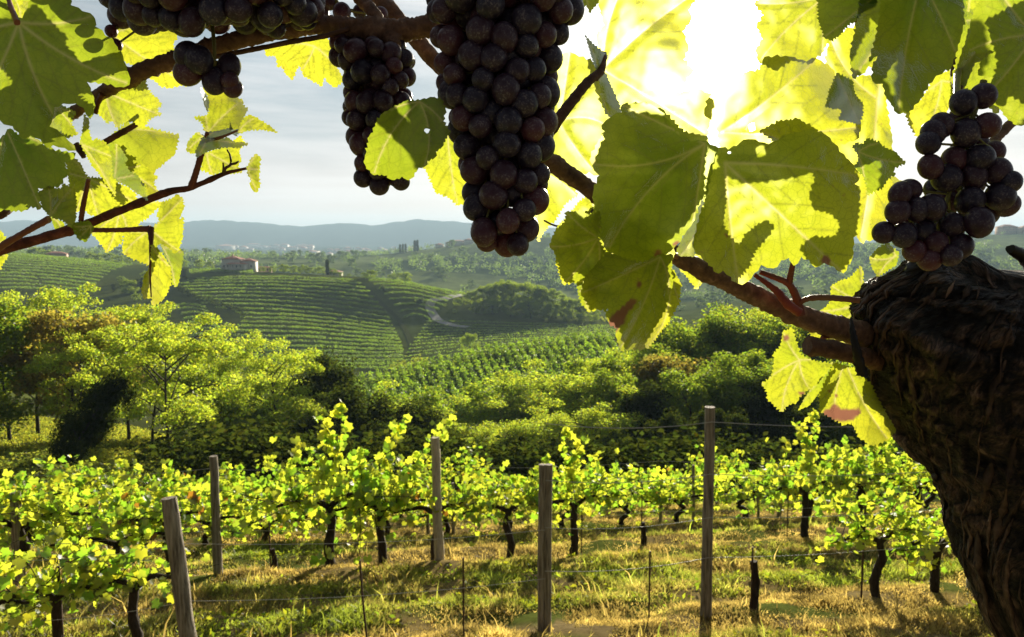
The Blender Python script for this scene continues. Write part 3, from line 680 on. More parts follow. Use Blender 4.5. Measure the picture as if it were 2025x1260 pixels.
def grow_vine(seed, shoots=20, tall=(), trunk_h=.75, spread=.65, leaves=17, red=0.0, droop=.4, yell=.25):
    rng = np.random.default_rng(seed); root = empty('grapevine', (0, 0, -500))
    mb = MB(); w = rng.standard_normal(2)*.035
    tp = smooth_path([(0, 0, -.15), (w[0], w[1]*.5, trunk_h*.35), (-w[0]*.8, .02, trunk_h*.7), (w[0]*.3, 0, trunk_h)], 16)
    mb.tube(tp, np.linspace(.055, .042, 16)*(1+.25*rng.random(16)), 9, rough=.1, rng=rng)
    for sx in (-1, 1):
        mb.tube(smooth_path([tp[-1], (sx*spread*.35, .03, trunk_h+.12), (sx*spread, 0, trunk_h+.08)], 8), np.linspace(.04, .016, 8), 7, rough=.1, rng=rng)
    C = []; NR = []; cane = MB()
    for i in range(shoots+len(tall)):
        x = (rng.random()*2-1)*spread; s = np.array([x, rng.normal()*.04, trunk_h+.1])
        if i < shoots: ln_ = .35+.75*rng.random(); d = np.array([rng.normal()*.55, rng.normal()*.5, .9*rng.random()+.15-.5*(rng.random() < droop)])
        else: x, ln_ = tall[i-shoots]; s[0] = x; d = np.array([rng.normal()*.22, rng.normal()*.15, 1.])
        d /= np.linalg.norm(d)
        p = smooth_path([s, s+d*ln_*.5+rng.standard_normal(3)*.06, s+d*ln_+np.array([rng.normal()*.12, rng.normal()*.12, -.22*ln_ if i < shoots else -.02])], 10)
        cane.tube(p, np.linspace(.007, .003, 10), 4, cap=False, rng=rng)
        nl = max(5, int(ln_*(leaves if i < shoots else 46))); q = rng.random(nl)*9; k = q.astype(int); c = p[k]+(p[np.minimum(k+1, 9)]-p[k])*(q-k)[:, None]
        c = c+rng.standard_normal((nl, 3))*(.042 if i < shoots else .038); C.append(c); NR.append(rng.standard_normal((nl, 3))*.75+np.array([0, -.8, .5]))
    # filling leaves round the arms
    n = shoots*4; c = np.stack([(rng.random(n)*2-1)*(spread+.1), rng.normal(0, .16, n), trunk_h+.1+rng.normal(.08, .2, n)], 1); C.append(c); NR.append(rng.standard_normal((n, 3))*.75+np.array([0, -.8, .4]))
    C = np.concatenate(C); NR = np.concatenate(NR)
    v, f, k = palm_leaves(C, NR, .118*(.65+.6*rng.random(len(C))), rng)
    col = tint(len(C), rng, amp=.2, warm=.06)
    y = rng.random(len(C)); col[y < yell] *= np.array([1.15, 1.02, .9]); col[y > .68] *= np.array([.55, .8, .6])
    if red: col[rng.random(len(C)) < red] = (.75, .30, .5)
    mb.build('trunk', M['vinewood'], root, True); cane.build('canes', M['vinewood'], root)
    mesh_np('foliage', v, [f], M['leaf_vine'], root, np.repeat(col, k, 0))
    return root
VP = [grow_vine(101, 19, [(-.42, .7), (-.2, .85), (0, 1.15), (.12, 1.05), (.35, .7)]), grow_vine(102, 17, [(-.4, .5), (-.1, .75), (.2, 1.3), (.27, 1.2), (.4, .6)], spread=.6), grow_vine(103, 20, [(.3, .6)], spread=.75), grow_vine(104, 17, [(-.1, .7)], red=.06), grow_vine(105, 22, (), .55, .8, droop=.6, yell=.35), grow_vine(106, 12, [(-.2, .4)], .92, .45, droop=.15, yell=.5), grow_vine(107, 10, [(.1, .35)], .85, .4, droop=.2, yell=.4), grow_vine(108, 22, (), .42, .7, leaves=19, droop=.45), grow_vine(109, 20, [(.2, .5)], .38, .7, leaves=19, droop=.45, red=.03)]
vused = set()
def vine(a, u, k, label, group, s=1.0, rz=None):
    o = VP[k]
    if k in vused: o = copy_tree(o)
    vused.add(k); p = rowpt(a, u); o.location = tuple(p); o.scale = (s, s, s)
    o.rotation_euler = (0, 0, ROWANG+(rz if rz is not None else random.choice((0, math.pi))+random.uniform(-.15, .15)))
    for q in ('label', 'group', 'category'):
        if q in o: del o[q]
    return tag(o, label, 'grapevine', group)
RA, RB, RC, RDD, RE, RF_ = 6.8, 11.27, 14.2, 17.0, 19.8, 22.6
vine(RB, 655, 0, 'bushy vine with tall shoots, left of the vine with one upright spike', None, 1.12, 0)
vine(RB, 755, 1, 'vine with one tall upright spike of leaves left of the pale post', None, 1.05, 0)
vine(RB, 862, 3, 'vine growing against the pale tall post with reddish leaves', None, .95)
vine(RB, 1005, 2, 'low bushy vine between the pale post and the split dark post', None, .95)
vine(RB, 1135, 0, 'vine with crooked trunk just beyond the split dark post', None, 1.0, math.pi)
vine(RB, 335, 3, 'vine with red tinged leaves behind the leaning weathered post', None, .95)
vine(RB, 235, 4, 'low spreading vine behind the leaning post, next to the red tinged vine', None, .9)
vine(RB, 48, 2, 'dark trunked vine against the flat topped post at the frame edge', None, 1.0)
vine(RB, 1700, 1, 'tall vine overhung by the scorched leaf beside the old trunk', None, 1.15, 0)
vine(RB, 1590, 0, 'vine with arching shoots across the wires right of the tallest post', None, 1.1, 0)
vine(RB, 1810, 2, 'bushy vine half hidden by the old black trunk', None, 1.1)
vine(RA, 272, 5, 'yellow leaved vine standing closest on the left with a thick dark trunk', None, .72)
vine(RA, 120, 6, 'yellow leaved vine at the lower left with a thin stake through it', None, .72)
vine(RA, -20, 5, 'yellow vine cut by the left frame edge', None, .62)
vine(RA, 1735, 2, 'vine with trailing shoots hanging over the grass before the old trunk', None, .85)
vine(RA, 1850, 4, 'vine with trailing shoots touching the edge of the old trunk', None, .9)
for a, us, lab in ((RC, list(range(-60, 2100, 118)), 'third row'), (RDD, list(range(-30, 2100, 104)), 'fourth row')):
    for i, u in enumerate(us):
        vine(a, u+random.uniform(-12, 12), random.choice((7, 8, 7, 8, 2)), 'leafy yellow green vine in the dense %s of the vineyard' % lab, 'vines of the %s' % lab, random.uniform(.78, 1.0) if u < 1450 else random.uniform(.9, 1.2))

def post(a, u, vtop, label, r=.045, lean=0.0, split=False, group=None, p=None, h=None, mat='post'):
    p = rowpt(a, u) if p is None else p
    d = p[1]; h = h if h else topz(vtop, d)-p[2]
    o = bpy.data.objects
    mb = MB(); n = 14; zs = np.linspace(-.3, h, n)
    rng = np.random.default_rng(int(u)+5000)
    wob = np.cumsum(rng.normal(0, .006, (n, 2)), 0)
    pts = np.stack([lean*zs+wob[:, 0]*.5, wob[:, 1]*.5, zs], 1)
    if split:
        for s in (-1, 1):
            q = pts.copy(); q[:, 0] += s*r*.44; mb.tube(q, np.full(n, r*.56), 9, rough=.06, rng=rng)
    else: rr_ = np.linspace(r*1.12, r*.93, n); ribs = 1+.05*rng.normal(size=16); mb.tube(pts, rr_*(1+.02*rng.normal(size=n)), 16, rough=.03, rng=rng); mb.v[0] = (mb.v[0].reshape(n, 16, 3)-pts[:, None, :])*ribs[None, :, None]+pts[:, None, :]; mb.v[0] = mb.v[0].reshape(-1, 3)
    ob = mb.build('wooden_post', M[mat], None, True); ob.location = tuple(p)
    return tag(ob, label, 'post', group)
post(RB-.3, 870, 865, 'tall pale weathered post with a dark base among the middle vines', .062, -.012, mat='sunlitpost')
post(RB-.2, 432, 902, 'slim grey post standing alone between two vines', .052, -.008)
post(RB, 40, 975, 'flat topped dark post at the left frame edge', .06)
post(RA, 1395, 805, 'tallest smooth grey post carrying the wires', .052)
post(RA, 1077, 918, 'split dark weathered post in the middle of the slope', .062, 0, True)
post(RA-.35, 382, 985, 'leaning weathered post in the lower left', .055, -.09)
post(RA, 1925, 1120, 'short pale post at the foot of the old black trunk', .06)
post(RC, 1305, 960, 'thin post in the third row left of the tallest post', .03)
post(RC, 1372, 920, 'thin post in the third row touching the tallest post', .03, -.02)
post(RC, 1500, 950, 'thin post in the third row right of the tallest post', .03)
post(RC, 1108, 975, 'short leaning post behind the split dark post', .035, -.07)
post(RC, 848, 1010, 'short thin post just left of the pale tall post', .03)
post(RC, 895, 955, 'thin grey post right behind the pale tall post', .028)
post(RC, 1540, 960, 'leaning dark post in the third row under the arching shoots', .045, .1)
post(RC, 115, 1100, 'short thick stump post under the left vines', .06)
def stake(a, u, vtop, label, r=.009, stump=0.0, bend=0.0):
    p = rowpt(a, u); h = topz(vtop, p[1])-p[2]
    root = empty('vine_stake', p, 0, label, 'stake')
    mb = MB(); mb.tube(smooth_path([(bend, 0, -.2), (bend*.3, 0, h*.5), (0, 0, h)], 8), r, 6); mb.build('rod', M['rod'], root)
    if stump:
        s = MB(); rng = np.random.default_rng(int(u)); pts = smooth_path([(.03, .02, -.1), (.05, .02, stump*.5), (.02, .02, stump)], 9)
        s.tube(pts, np.linspace(.04, .03, 9)*(1+.3*rng.random(9)), 8, rough=.12, rng=rng); s.build('stump', M['vinewood'], root, True)
stake(RA, 715, 1108, 'thin bent rod rising from the grass left of the split post', bend=.07)
stake(RA, 917, 1103, 'thin straight rod in the grass between the pale post and the split post')
stake(RA, 1283, 1090, 'thin straight rod in the grass just right of the split post')
stake(RA, 1485, 1082, 'thin rod tied to a dark stump right of the tallest post', stump=.5)
stake(RA, 1703, 1000, 'thin rod under the trailing vine near the old trunk', .011)
stake(RB, 535, 1030, 'thin rod with a short knobbly stump beside the slim grey post', .009, .28)
stake(RB, 1268, 955, 'thin rod with a cut stump left of the tallest post', .009, .42)
stake(RB, 1556, 945, 'thin rod in the second row right of the tallest post')
stake(RB, 1150, 1010, 'thin rod against the crooked trunk beyond the split post')
stake(RA, 128, 1120, 'thin double rod under the lower left yellow vine', .012)
def wire(a, us, h, label, r=.0028):
    pts = [rowpt(a, u)+np.array([0, -.06, h]) for u in us]; q = []
    for i in range(len(pts)-1):
        for t in np.linspace(0, 1, 9)[:-1]: q.append(pts[i]+(pts[i+1]-pts[i])*t+np.array([0, 0, -.05*4*t*(1-t)]))
    q.append(pts[-1]); q = np.array(q); mb = MB(); mb.tube(q-q[0], r, 5); o = mb.build('trellis_wire', M['wire']); o.location = tuple(q[0])
    tag(o, label, 'wire', 'trellis wires')
for hh in (.62, 1.02, 1.45, 1.96): wire(RA, (1077, 1395, 1925), hh, 'trellis wire strung from the split post past the tallest post', .0032)
for hh in (.55, 1.0): wire(RA, (-60, 382, 1077), hh, 'trellis wire strung between the leaning post and the split post', .0022)
for hh in (.6, 1.0, 1.4): wire(RB, (40, 432, 870, 1300, 1700), hh, 'trellis wire strung along the second row of vines', .0025)

# ------------------------------------------------------------------ grass
def grass():
    rng = np.random.default_rng(3); n = 560000
    d = 4.2+15.5*rng.random(n)**1.25; u = rng.uniform(-120, 2140, n)
    x = (u-CX)/F*(d*1.03); y = d
    tuft = np.array([noise.noise((a*1.7, b*1.7, 2)) for a, b in zip(x[::1], y[::1])])
    green = np.array([noise.noise((a*.45, b*.9, 9))+.35*noise.noise((a*2.2, b*2.2, 4)) for a, b in zip(x, y)])
    # the strip beside each row is drier
    rel = (y-SL*x); strip = np.minimum(np.abs(rel-RB-.15), np.minimum(np.abs(rel-RC-.1), np.abs(rel-RA-.1)))
    dry = strip < .75
    keep = (tuft > -.75+rng.normal(0, .15, n)) & (~dry | (rng.random(n) < .85)); x, y, tuft, green, dry = x[keep], y[keep], tuft[keep], green[keep], dry[keep]; n = len(x)
    z = zfun(x, y)+0.0
    h = (.035+.06*rng.random(n))*(1+1.1*np.clip(tuft, -.5, 1))*np.where(dry, .7, 1)*np.where(rng.random(n) < .008, 2.8, 1)
    a = rng.random(n)*6.28; w = .0045+.005*rng.random(n); ln_ = rng.normal(0, .45, (n, 2))
    base = np.stack([x, y, z-.02], 1); side = np.stack([np.cos(a)*w, np.sin(a)*w, 0*a], 1)
    mid = base+np.stack([ln_[:, 0]*h*.3, ln_[:, 1]*h*.3, h*.6], 1); tip = base+np.stack([ln_[:, 0]*h, ln_[:, 1]*h, h], 1)
    v = np.stack([base-side, base+side, mid+side*.8, mid-side*.8, tip], 1).reshape(-1, 3)
    i = np.arange(n)*5
    q = np.stack([i, i+1, i+2, i+3], 1); t = np.stack([i+3, i+2, i+4], 1)
    straw = np.array([.88, .70, .76]); grn = np.array([.62, .82, .35])
    mixv = np.clip(.46+green*1.5-dry*.65+rng.normal(0, .22, n), 0, 1)[:, None]
    clump = np.array([noise.noise((a*3.1, b*3.1, 5))+.5*noise.noise((a*8, b*8, 1)) for a, b in zip(x, y)])
    c = (straw*(1-mixv)+grn*mixv)*(.55+.6*rng.random((n, 1)))*np.clip(.9+1.1*clump, .25, 1.6)[:, None]
    o = mesh_np('grass', v, [q, t], M['grass'], None, np.repeat(c, 5, 0))
    tag(o, 'dry and green grass growing between the vine rows', 'grass', kind='stuff')
    k = (mixv[:, 0] > .55) & (rng.random(n) < .07); m = int(k.sum()); C = np.stack([x[k], y[k], z[k]+.02+.05*rng.random(m)], 1)+np.concatenate([rng.normal(0, .03, (m, 2)), np.zeros((m, 1))], 1)
    v, f = diamonds(C, .035+.05*rng.random(m), rng, .5, up=-.5)
    tag(mesh_np('clover', v, [f], M['leaf_bush'], None, np.repeat(tint(m, rng, (1.0, 1.05, .6), .4), 4, 0)), 'low broad leaved weeds among the grass', 'weeds', kind='stuff')
    # broad weeds and rank grass on the bank beyond the rows
    n = 170000; d = 18.5+56*rng.random(n)**1.1; u = rng.uniform(-150, 620, n); x = (u-CX)/F*d; k = np.array([noise.noise((a*.5, b*.5, 6)) for a, b in zip(x, d)]); s = k > -.25
    x, d, k = x[s], d[s], k[s]; n = len(x); C = np.stack([x, d, zfun(x, d)+rng.random(n)*(.25+.5*np.clip(k, 0, 1))], 1)
    v, f = diamonds(C, .10+.14*rng.random(n), rng, .32, up=-.6)
    tag(mesh_np('weeds', v, [f], M['leaf_bush'], None, np.repeat(tint(n, rng, (1.35, 1.25, 1), .4), 4, 0)), 'rank weeds covering the bank below the vine rows', 'weeds', kind='stuff')
grass()


# ------------------------------------------------------------------ the old vine close by: materials
def blade_mat():
    m, t = new_mat('vine_leaf_blade')
    tcn = N(t, 'ShaderNodeTexCoord')
    ve = N(t, 'ShaderNodeAttribute', attribute_name='vein'); v2 = N(t, 'ShaderNodeAttribute', attribute_name='vein2')
    sp = N(t, 'ShaderNodeAttribute', attribute_name='scorch'); ag = N(t, 'ShaderNodeAttribute', attribute_name='age_lit')
    n1 = N(t, 'ShaderNodeTexNoise', Scale=60.0, Detail=6.0, Roughness=0.6); L(t, tcn.outputs['Object'], n1.inputs['Vector'])
    vo = nt_v = N(t, 'ShaderNodeTexVoronoi', Scale=420.0, feature='DISTANCE_TO_EDGE'); L(t, tcn.outputs['Object'], vo.inputs['Vector'])
    vo2 = N(t, 'ShaderNodeTexVoronoi', Scale=150.0, feature='DISTANCE_TO_EDGE'); L(t, tcn.outputs['Object'], vo2.inputs['Vector'])
    net = math_(t, 'ADD', math_(t, 'MULTIPLY', math_(t, 'SUBTRACT', 1.0, math_(t, 'MULTIPLY', vo.outputs[0], 9.0), True), .10), math_(t, 'MULTIPLY', math_(t, 'SUBTRACT', 1.0, math_(t, 'MULTIPLY', vo2.outputs[0], 16.0), True), .16))
    blot = ramp(t, n1.outputs[0], [(0.3, 0.0), (0.72, 1.0)])
    trn = mixc(t, ag.outputs['Fac'], (0.16, 0.30, 0.010), (0.76, 0.73, 0.035))  # leaf age; also darkens the shaded leaves and brightens the sunlit ones
    trn = mixc(t, math_(t, 'MULTIPLY', blot, .45), trn, (0.52, 0.58, 0.04))
    trn = mixc(t, math_(t, 'MULTIPLY', net, 2.0), trn, (0.16, 0.24, 0.01))
    vm = math_(t, 'MAXIMUM', ve.outputs['Fac'], math_(t, 'MULTIPLY', v2.outputs['Fac'], .6))
    trn = mixc(t, math_(t, 'MULTIPLY', v2.outputs['Fac'], .75), trn, (0.20, 0.22, 0.02))
    trn = mixc(t, math_(t, 'MULTIPLY', ve.outputs['Fac'], .8), trn, (0.62, 0.55, 0.22))
    dif = mixc(t, ag.outputs['Fac'], (0.018, 0.042, 0.010), (0.07, 0.085, 0.012))
    dif = mixc(t, math_(t, 'MULTIPLY', blot, .35), dif, (0.045, 0.075, 0.014))
    dif = mixc(t, math_(t, 'MULTIPLY', vm, .8), dif, (0.19, 0.22, 0.06))
    # scorched patches and rusty specks
    n2 = N(t, 'ShaderNodeTexNoise', Scale=170.0, Detail=3.0, Roughness=0.5); L(t, tcn.outputs['Object'], n2.inputs['Vector'])
    speck = ramp(t, n2.outputs[0], [(0.69, 0.0), (0.74, 1.0)])
    sc = math_(t, 'MAXIMUM', sp.outputs['Fac'], math_(t, 'MULTIPLY', math_(t, 'MULTIPLY', speck, .55), ag.outputs['Fac']), True)
    trn = mixc(t, sc, trn, (0.26, 0.11, 0.07)); dif = mixc(t, sc, dif, (0.10, 0.05, 0.035))
    bh = math_(t, 'SUBTRACT', math_(t, 'MULTIPLY', net, -2.0), math_(t, 'MULTIPLY', vm, 1.2))
    b = N(t, 'ShaderNodeBump', Strength=0.25, Distance=0.0008); L(t, bh, b.inputs['Height'])
    d = N(t, 'ShaderNodeBsdfDiffuse'); L(t, dif, d.inputs[0]); L(t, b.outputs[0], d.inputs['Normal'])
    r = N(t, 'ShaderNodeBsdfTranslucent'); L(t, trn, r.inputs[0])
    fw = N(t, 'ShaderNodeBsdfRefraction', Roughness=.62, IOR=1.33); L(t, mixc(t, .35, trn, (.9, .85, .55)), fw.inputs[0])   # light scattered forward through the blade
    r2 = N(t, 'ShaderNodeMixShader', Fac=.085); L(t, r.outputs[0], r2.inputs[1]); L(t, fw.outputs[0], r2.inputs[2])
    mx = N(t, 'ShaderNodeMixShader', Fac=.60); L(t, d.outputs[0], mx.inputs[1]); L(t, r2.outputs[0], mx.inputs[2])
    g = N(t, 'ShaderNodeBsdfGlossy', Roughness=.42); L(t, b.outputs[0], g.inputs['Normal']); g.inputs[0].default_value = (.9, .95, 1, 1)
    fr = N(t, 'ShaderNodeFresnel', IOR=1.38); L(t, b.outputs[0], fr.inputs['Normal'])
    m2 = N(t, 'ShaderNodeMixShader'); L(t, math_(t, 'MULTIPLY', fr.outputs[0], .35), m2.inputs[0]); L(t, mx.outputs[0], m2.inputs[1]); L(t, g.outputs[0], m2.inputs[2])
    o = N(t, 'ShaderNodeOutputMaterial'); L(t, m2.outputs[0], o.inputs[0])
    return m
M['blade'] = blade_mat()
M['cane'] = solid_mat('vine_cane', [(.3, (.085, .048, .030)), (.55, (.20, .115, .068)), (.75, (.36, .23, .14))], 75.0, .7, .9, .003, (1.6, 1.6, 1.6), use_col=True)
M['petiole'] = solid_mat('leaf_stalk', [(.3, (.17, .045, .028)), (.7, (.25, .10, .05))], 40.0, .45, .1, .0005, use_col=True)
def bark_mat():
    m, t = new_mat('shredding_vine_bark')
    at_ = N(t, 'ShaderNodeAttribute', attribute_name='ridge')
    tcn = N(t, 'ShaderNodeTexCoord')
    mpn = N(t, 'ShaderNodeMapping'); L(t, tcn.outputs['UV'], mpn.inputs[0]); mpn.inputs['Scale'].default_value = (13.0, 11.0, 1)
    wob = N(t, 'ShaderNodeTexNoise', Scale=.55, Detail=5.0, Roughness=.6); L(t, mpn.outputs[0], wob.inputs['Vector'])
    warp = mixc(t, .9, mpn.outputs[0], wob.outputs['Color'], 'LINEAR_LIGHT')
    vo = N(t, 'ShaderNodeTexVoronoi', Scale=1.0, feature='DISTANCE_TO_EDGE'); L(t, warp, vo.inputs['Vector'])
    vc = N(t, 'ShaderNodeTexVoronoi', Scale=1.0); L(t, warp, vc.inputs['Vector'])
    mp2 = N(t, 'ShaderNodeMapping'); L(t, tcn.outputs['UV'], mp2.inputs[0]); mp2.inputs['Scale'].default_value = (80.0, 30.0, 1)
    n1 = N(t, 'ShaderNodeTexNoise', Scale=1.0, Detail=8.0, Roughness=.7, Distortion=1.5); L(t, mp2.outputs[0], n1.inputs['Vector'])
    n2 = N(t, 'ShaderNodeTexNoise', Scale=45.0, Detail=5.0, Roughness=.6); L(t, tcn.outputs['Object'], n2.inputs['Vector'])
    sepc = N(t, 'ShaderNodeSeparateColor'); L(t, vc.outputs['Color'], sepc.inputs[0])
    crack = ramp(t, vo.outputs[0], [(.0, 0.0), (.10, .55), (.32, 1.0)])
    fib = ramp(t, n1.outputs[0], [(.30, 0.0), (.72, 1.0)])
    c = ramp(t, fib, [(.15, (.010, .006, .004)), (.45, (.13, .078, .05)), (.70, (.30, .185, .12)), (.95, (.45, .33, .24))])
    c = mixc(t, math_(t, 'MULTIPLY', sepc.outputs[0], .65), c, (.028, .016, .011))
    c = mixc(t, ramp(t, n2.outputs[0], [(.55, 0.0), (.75, .6)]), c, (.12, .11, .075))
    c = mixc(t, 1.0, c, crack, 'MULTIPLY'); c = mixc(t, 1.0, c, ramp(t, at_.outputs['Fac'], [(.30, .12), (.62, 1.0), (.9, 1.4)]), 'MULTIPLY')
    p = N(t, 'ShaderNodeBsdfPrincipled', Roughness=.6); p.inputs['Specular IOR Level'].default_value = .4; L(t, c, p.inputs['Base Color'])
    hgt = math_(t, 'ADD', math_(t, 'ADD', math_(t, 'MULTIPLY', crack, .9), math_(t, 'MULTIPLY', fib, .55)), math_(t, 'MULTIPLY', sepc.outputs[1], .5))
    b = N(t, 'ShaderNodeBump', Strength=1.0, Distance=.008); L(t, hgt, b.inputs['Height']); L(t, b.outputs[0], p.inputs['Normal'])
    o = N(t, 'ShaderNodeOutputMaterial'); L(t, p.outputs[0], o.inputs[0]); return m
M['oldbark'] = bark_mat()
M['strip'] = solid_mat('loose_bark_strips', [(.3, (.045, .028, .018)), (.55, (.17, .105, .07)), (.75, (.36, .25, .18))], 70.0, .75, .8, .002, (1, 1, 1), use_col=True)
def berry_mat():
    m, t = new_mat('dusty_dark_grape_skin')
    tcn = N(t, 'ShaderNodeTexCoord'); oi = N(t, 'ShaderNodeObjectInfo')
    of = N(t, 'ShaderNodeVectorMath'); of.operation = 'ADD'; L(t, tcn.outputs['Object'], of.inputs[0])
    cmb = N(t, 'ShaderNodeCombineXYZ'); L(t, math_(t, 'MULTIPLY', oi.outputs['Random'], 7.0), cmb.inputs[0]); L(t, math_(t, 'MULTIPLY', oi.outputs['Random'], 3.0), cmb.inputs[1]); L(t, cmb.outputs[0], of.inputs[1])
    n1 = N(t, 'ShaderNodeTexNoise', Scale=130.0, Detail=4.0, Roughness=.7); L(t, of.outputs[0], n1.inputs['Vector'])
    n2 = N(t, 'ShaderNodeTexNoise', Scale=750.0, Detail=2.0, Roughness=.6); L(t, of.outputs[0], n2.inputs['Vector'])
    base = mixc(t, math_(t, 'POWER', oi.outputs['Random'], 2.2), (.010, .010, .028), (.10, .024, .034))
    bl = ramp(t, n1.outputs[0], [(.38, 0.0), (.68, .55)]); sp = ramp(t, n2.outputs[0], [(.52, 0.0), (.66, 1.0)])
    c = mixc(t, math_(t, 'MULTIPLY', bl, .55), base, (.12, .125, .20)); c = mixc(t, math_(t, 'MULTIPLY', math_(t, 'MULTIPLY', sp, bl), .9), c, (.50, .40, .34))
    p = N(t, 'ShaderNodeBsdfPrincipled', Roughness=.36); L(t, c, p.inputs['Base Color']); p.inputs['Specular IOR Level'].default_value = .45
    p.inputs['Subsurface Weight'].default_value = .0
    r = N(t, 'ShaderNodeBsdfTranslucent'); r.inputs[0].default_value = (.30, .06, .03, 1)
    mx = N(t, 'ShaderNodeMixShader', Fac=.2); L(t, p.outputs[0], mx.inputs[1]); L(t, r.outputs[0], mx.inputs[2])
    o = N(t, 'ShaderNodeOutputMaterial'); L(t, mx.outputs[0], o.inputs[0]); return m
M['berry'] = berry_mat()
M['bstem'] = solid_mat('bunch_stem', [(.3, (.16, .17, .04)), (.7, (.26, .24, .07))], 60.0, .5, .1, .0005)

# ------------------------------------------------------------------ leaf builder
def inside(poly, q):
    x, y = q[:, 0], q[:, 1]; r = np.zeros(len(q), bool); n = len(poly)
    for i in range(n):
        (x0, y0), (x1, y1) = poly[i], poly[(i+1) % n]
        c = ((y0 > y) != (y1 > y)); xi = (x1-x0)*(y-y0)/((y1-y0) if y1 != y0 else 1e-9)+x0
        r ^= c & (x < xi)
    return r
def segdist(q, a, b):
    ab = b-a; t = np.clip(((q-a)@ab)/(ab@ab+1e-9), 0, 1); p = a+t[:, None]*ab
    return np.linalg.norm(q-p, axis=1), t
LEAFN = [0]
def leaf(parent, pts, org, d, tilt=(0, 0), age_lit=.4, curl=1.0, teeth=5.0, label=None, spots=(), step=5.0, nv=5, name='leaf', droop=0.0, holes=()):
    """grape leaf: pts outline as seen in the photo (px), org stalk junction, d distance in m, tilt depth gradient (m per 100 px)"""
    LEAFN[0] += 1; rng = np.random.default_rng(900+LEAFN[0])
    pts = np.array(pts, float); org = np.array(org, float)
    size = math.sqrt(max(1, abs(np.sum(pts[:, 0]*np.roll(pts[:, 1], -1)-np.roll(pts[:, 0], -1)*pts[:, 1]))/2))
    area = np.sum(pts[:, 0]*np.roll(pts[:, 1], -1)-np.roll(pts[:, 0], -1)*pts[:, 1])
    if area < 0: pts = pts[::-1]
    # outline with serration
    out = []; per = np.clip(size*.075, 7, 19); ph = 0.0
    for i in range(len(pts)):
        a, b = pts[i], pts[(i+1) % len(pts)]; l = np.linalg.norm(b-a)
        if l < .5: continue
        k = max(1, int(round(l/per))); nrm = np.array([b[1]-a[1], a[0]-b[0]])/l
        for j in range(k):
            amp = teeth*(.35+1.25*rng.random())*min(1, l/10)
            w = a+(b-a)*((j+(rng.random()*.5-.25)*(j > 0))/k); tip = a+(b-a)*((j+.45+.3*rng.random())/k)+nrm*amp*.7
            out.append(w-nrm*amp*.25*(j > 0)); out.append(tip)
    out = np.array(out)
    # near the stalk junction the margin is smooth
    # veins
    dist = np.linalg.norm(pts-org, axis=1); ang = np.arctan2(*(pts-org).T[::-1])
    tips = []
    for i in np.argsort(-dist):
        if all(abs((ang[i]-ang[j]+math.pi) % (2*math.pi)-math.pi) > math.radians(33) for j in tips) and dist[i] > .38*dist.max(): tips.append(i)
        if len(tips) >= nv: break
    V = []   # (polyline, w0, w1, level)
    for i in tips:
        e = org+(pts[i]-org)*.97; perp = np.array([-(e-org)[1], (e-org)[0]])*rng.normal(0, .05)
        s = np.linspace(0, 1, 14)[:, None]; main = org+(e-org)*s+perp*(s*(1-s)*4)
        V.append((main, max(1.6, size*.0125), .9, 1))
        l = np.linalg.norm(e-org); u = (e-org)/l; nrm = np.array([-u[1], u[0]])
        for q, t in enumerate(np.arange(.16, .92, .115)):
            sd_ = 1 if q % 2 else -1
            b = main[int(t*13)]; ll = l*(.40*(1-t)+.10); ex = b+(u*.75+nrm*sd_*.75)*ll
            s2 = np.linspace(0, 1, 8)[:, None]; sub = b+(ex-b)*s2+u*(s2**2)*ll*.18
            sub = sub[inside(out, sub)]
            if len(sub) > 2: V.append((sub, max(.9, size*.0045), .5, 2))
    P2 = []; lev = []
    for pl, w0, w1, lv in V:
        tot = np.linalg.norm(np.diff(pl, axis=0), axis=1).sum(); n = max(3, int(tot/(step*.9))); s = np.linspace(0, 1, n)
        cum = np.concatenate([[0], np.cumsum(np.linalg.norm(np.diff(pl, axis=0), axis=1))])/tot
        c = np.stack([np.interp(s, cum, pl[:, k]) for k in (0, 1)], 1); tg = np.gradient(c, axis=0); tg /= np.linalg.norm(tg, axis=1)[:, None]+1e-9
        nr = np.stack([-tg[:, 1], tg[:, 0]], 1); w = (w0+(w1-w0)*s)[:, None]
        P2 += [c, c+nr*w, c-nr*w]
    VP_ = np.concatenate(P2) if P2 else np.zeros((0, 2))
    lo, hi = out.min(0), out.max(0)
    gx, gy = np.meshgrid(np.arange(lo[0], hi[0], step), np.arange(lo[1], hi[1], step*.87)); gx = gx+(np.arange(gx.shape[0]) % 2)[:, None]*step/2
    G = np.stack([gx.ravel(), gy.ravel()], 1)+rng.normal(0, step*.12, (gx.size, 2))
    Q = np.concatenate([VP_, G]); lab = np.concatenate([np.ones(len(VP_)), np.zeros(len(G))])
    ok = inside(out, Q); Q, lab = Q[ok], lab[ok]
    # distance from outline
    dm = np.full(len(Q), 1e9)
    for i in range(len(out)): dm = np.minimum(dm, segdist(Q, out[i], out[(i+1) % len(out)])[0])
    ok = dm > step*.35; Q, lab = Q[ok], lab[ok]
    for (hx, hy, hr) in holes: ok = np.linalg.norm(Q-np.array([hx, hy]), axis=1) > hr*1.05; Q, lab = Q[ok], lab[ok]
    vein = np.zeros(len(Q)); vein2 = np.zeros(len(Q)); dmain = np.full(len(Q), 1e9)
    for pl, w0, w1, lv in V:
        for k in range(len(pl)-1):
            dd, tt = segdist(Q, pl[k], pl[k+1]); w = w0+(w1-w0)*k/len(pl)
            val = np.clip(1.25-dd/(w*1.15), 0, 1)
            if lv == 1: vein = np.maximum(vein, val); dmain = np.minimum(dmain, dd)
            else: vein2 = np.maximum(vein2, val)
    ok = (lab == 1) | ((dmain > size*.012))
    Q, vein, vein2, dmain = Q[ok], vein[ok], vein2[ok], dmain[ok]
    allp = np.concatenate([out, Q]); nb = len(out)
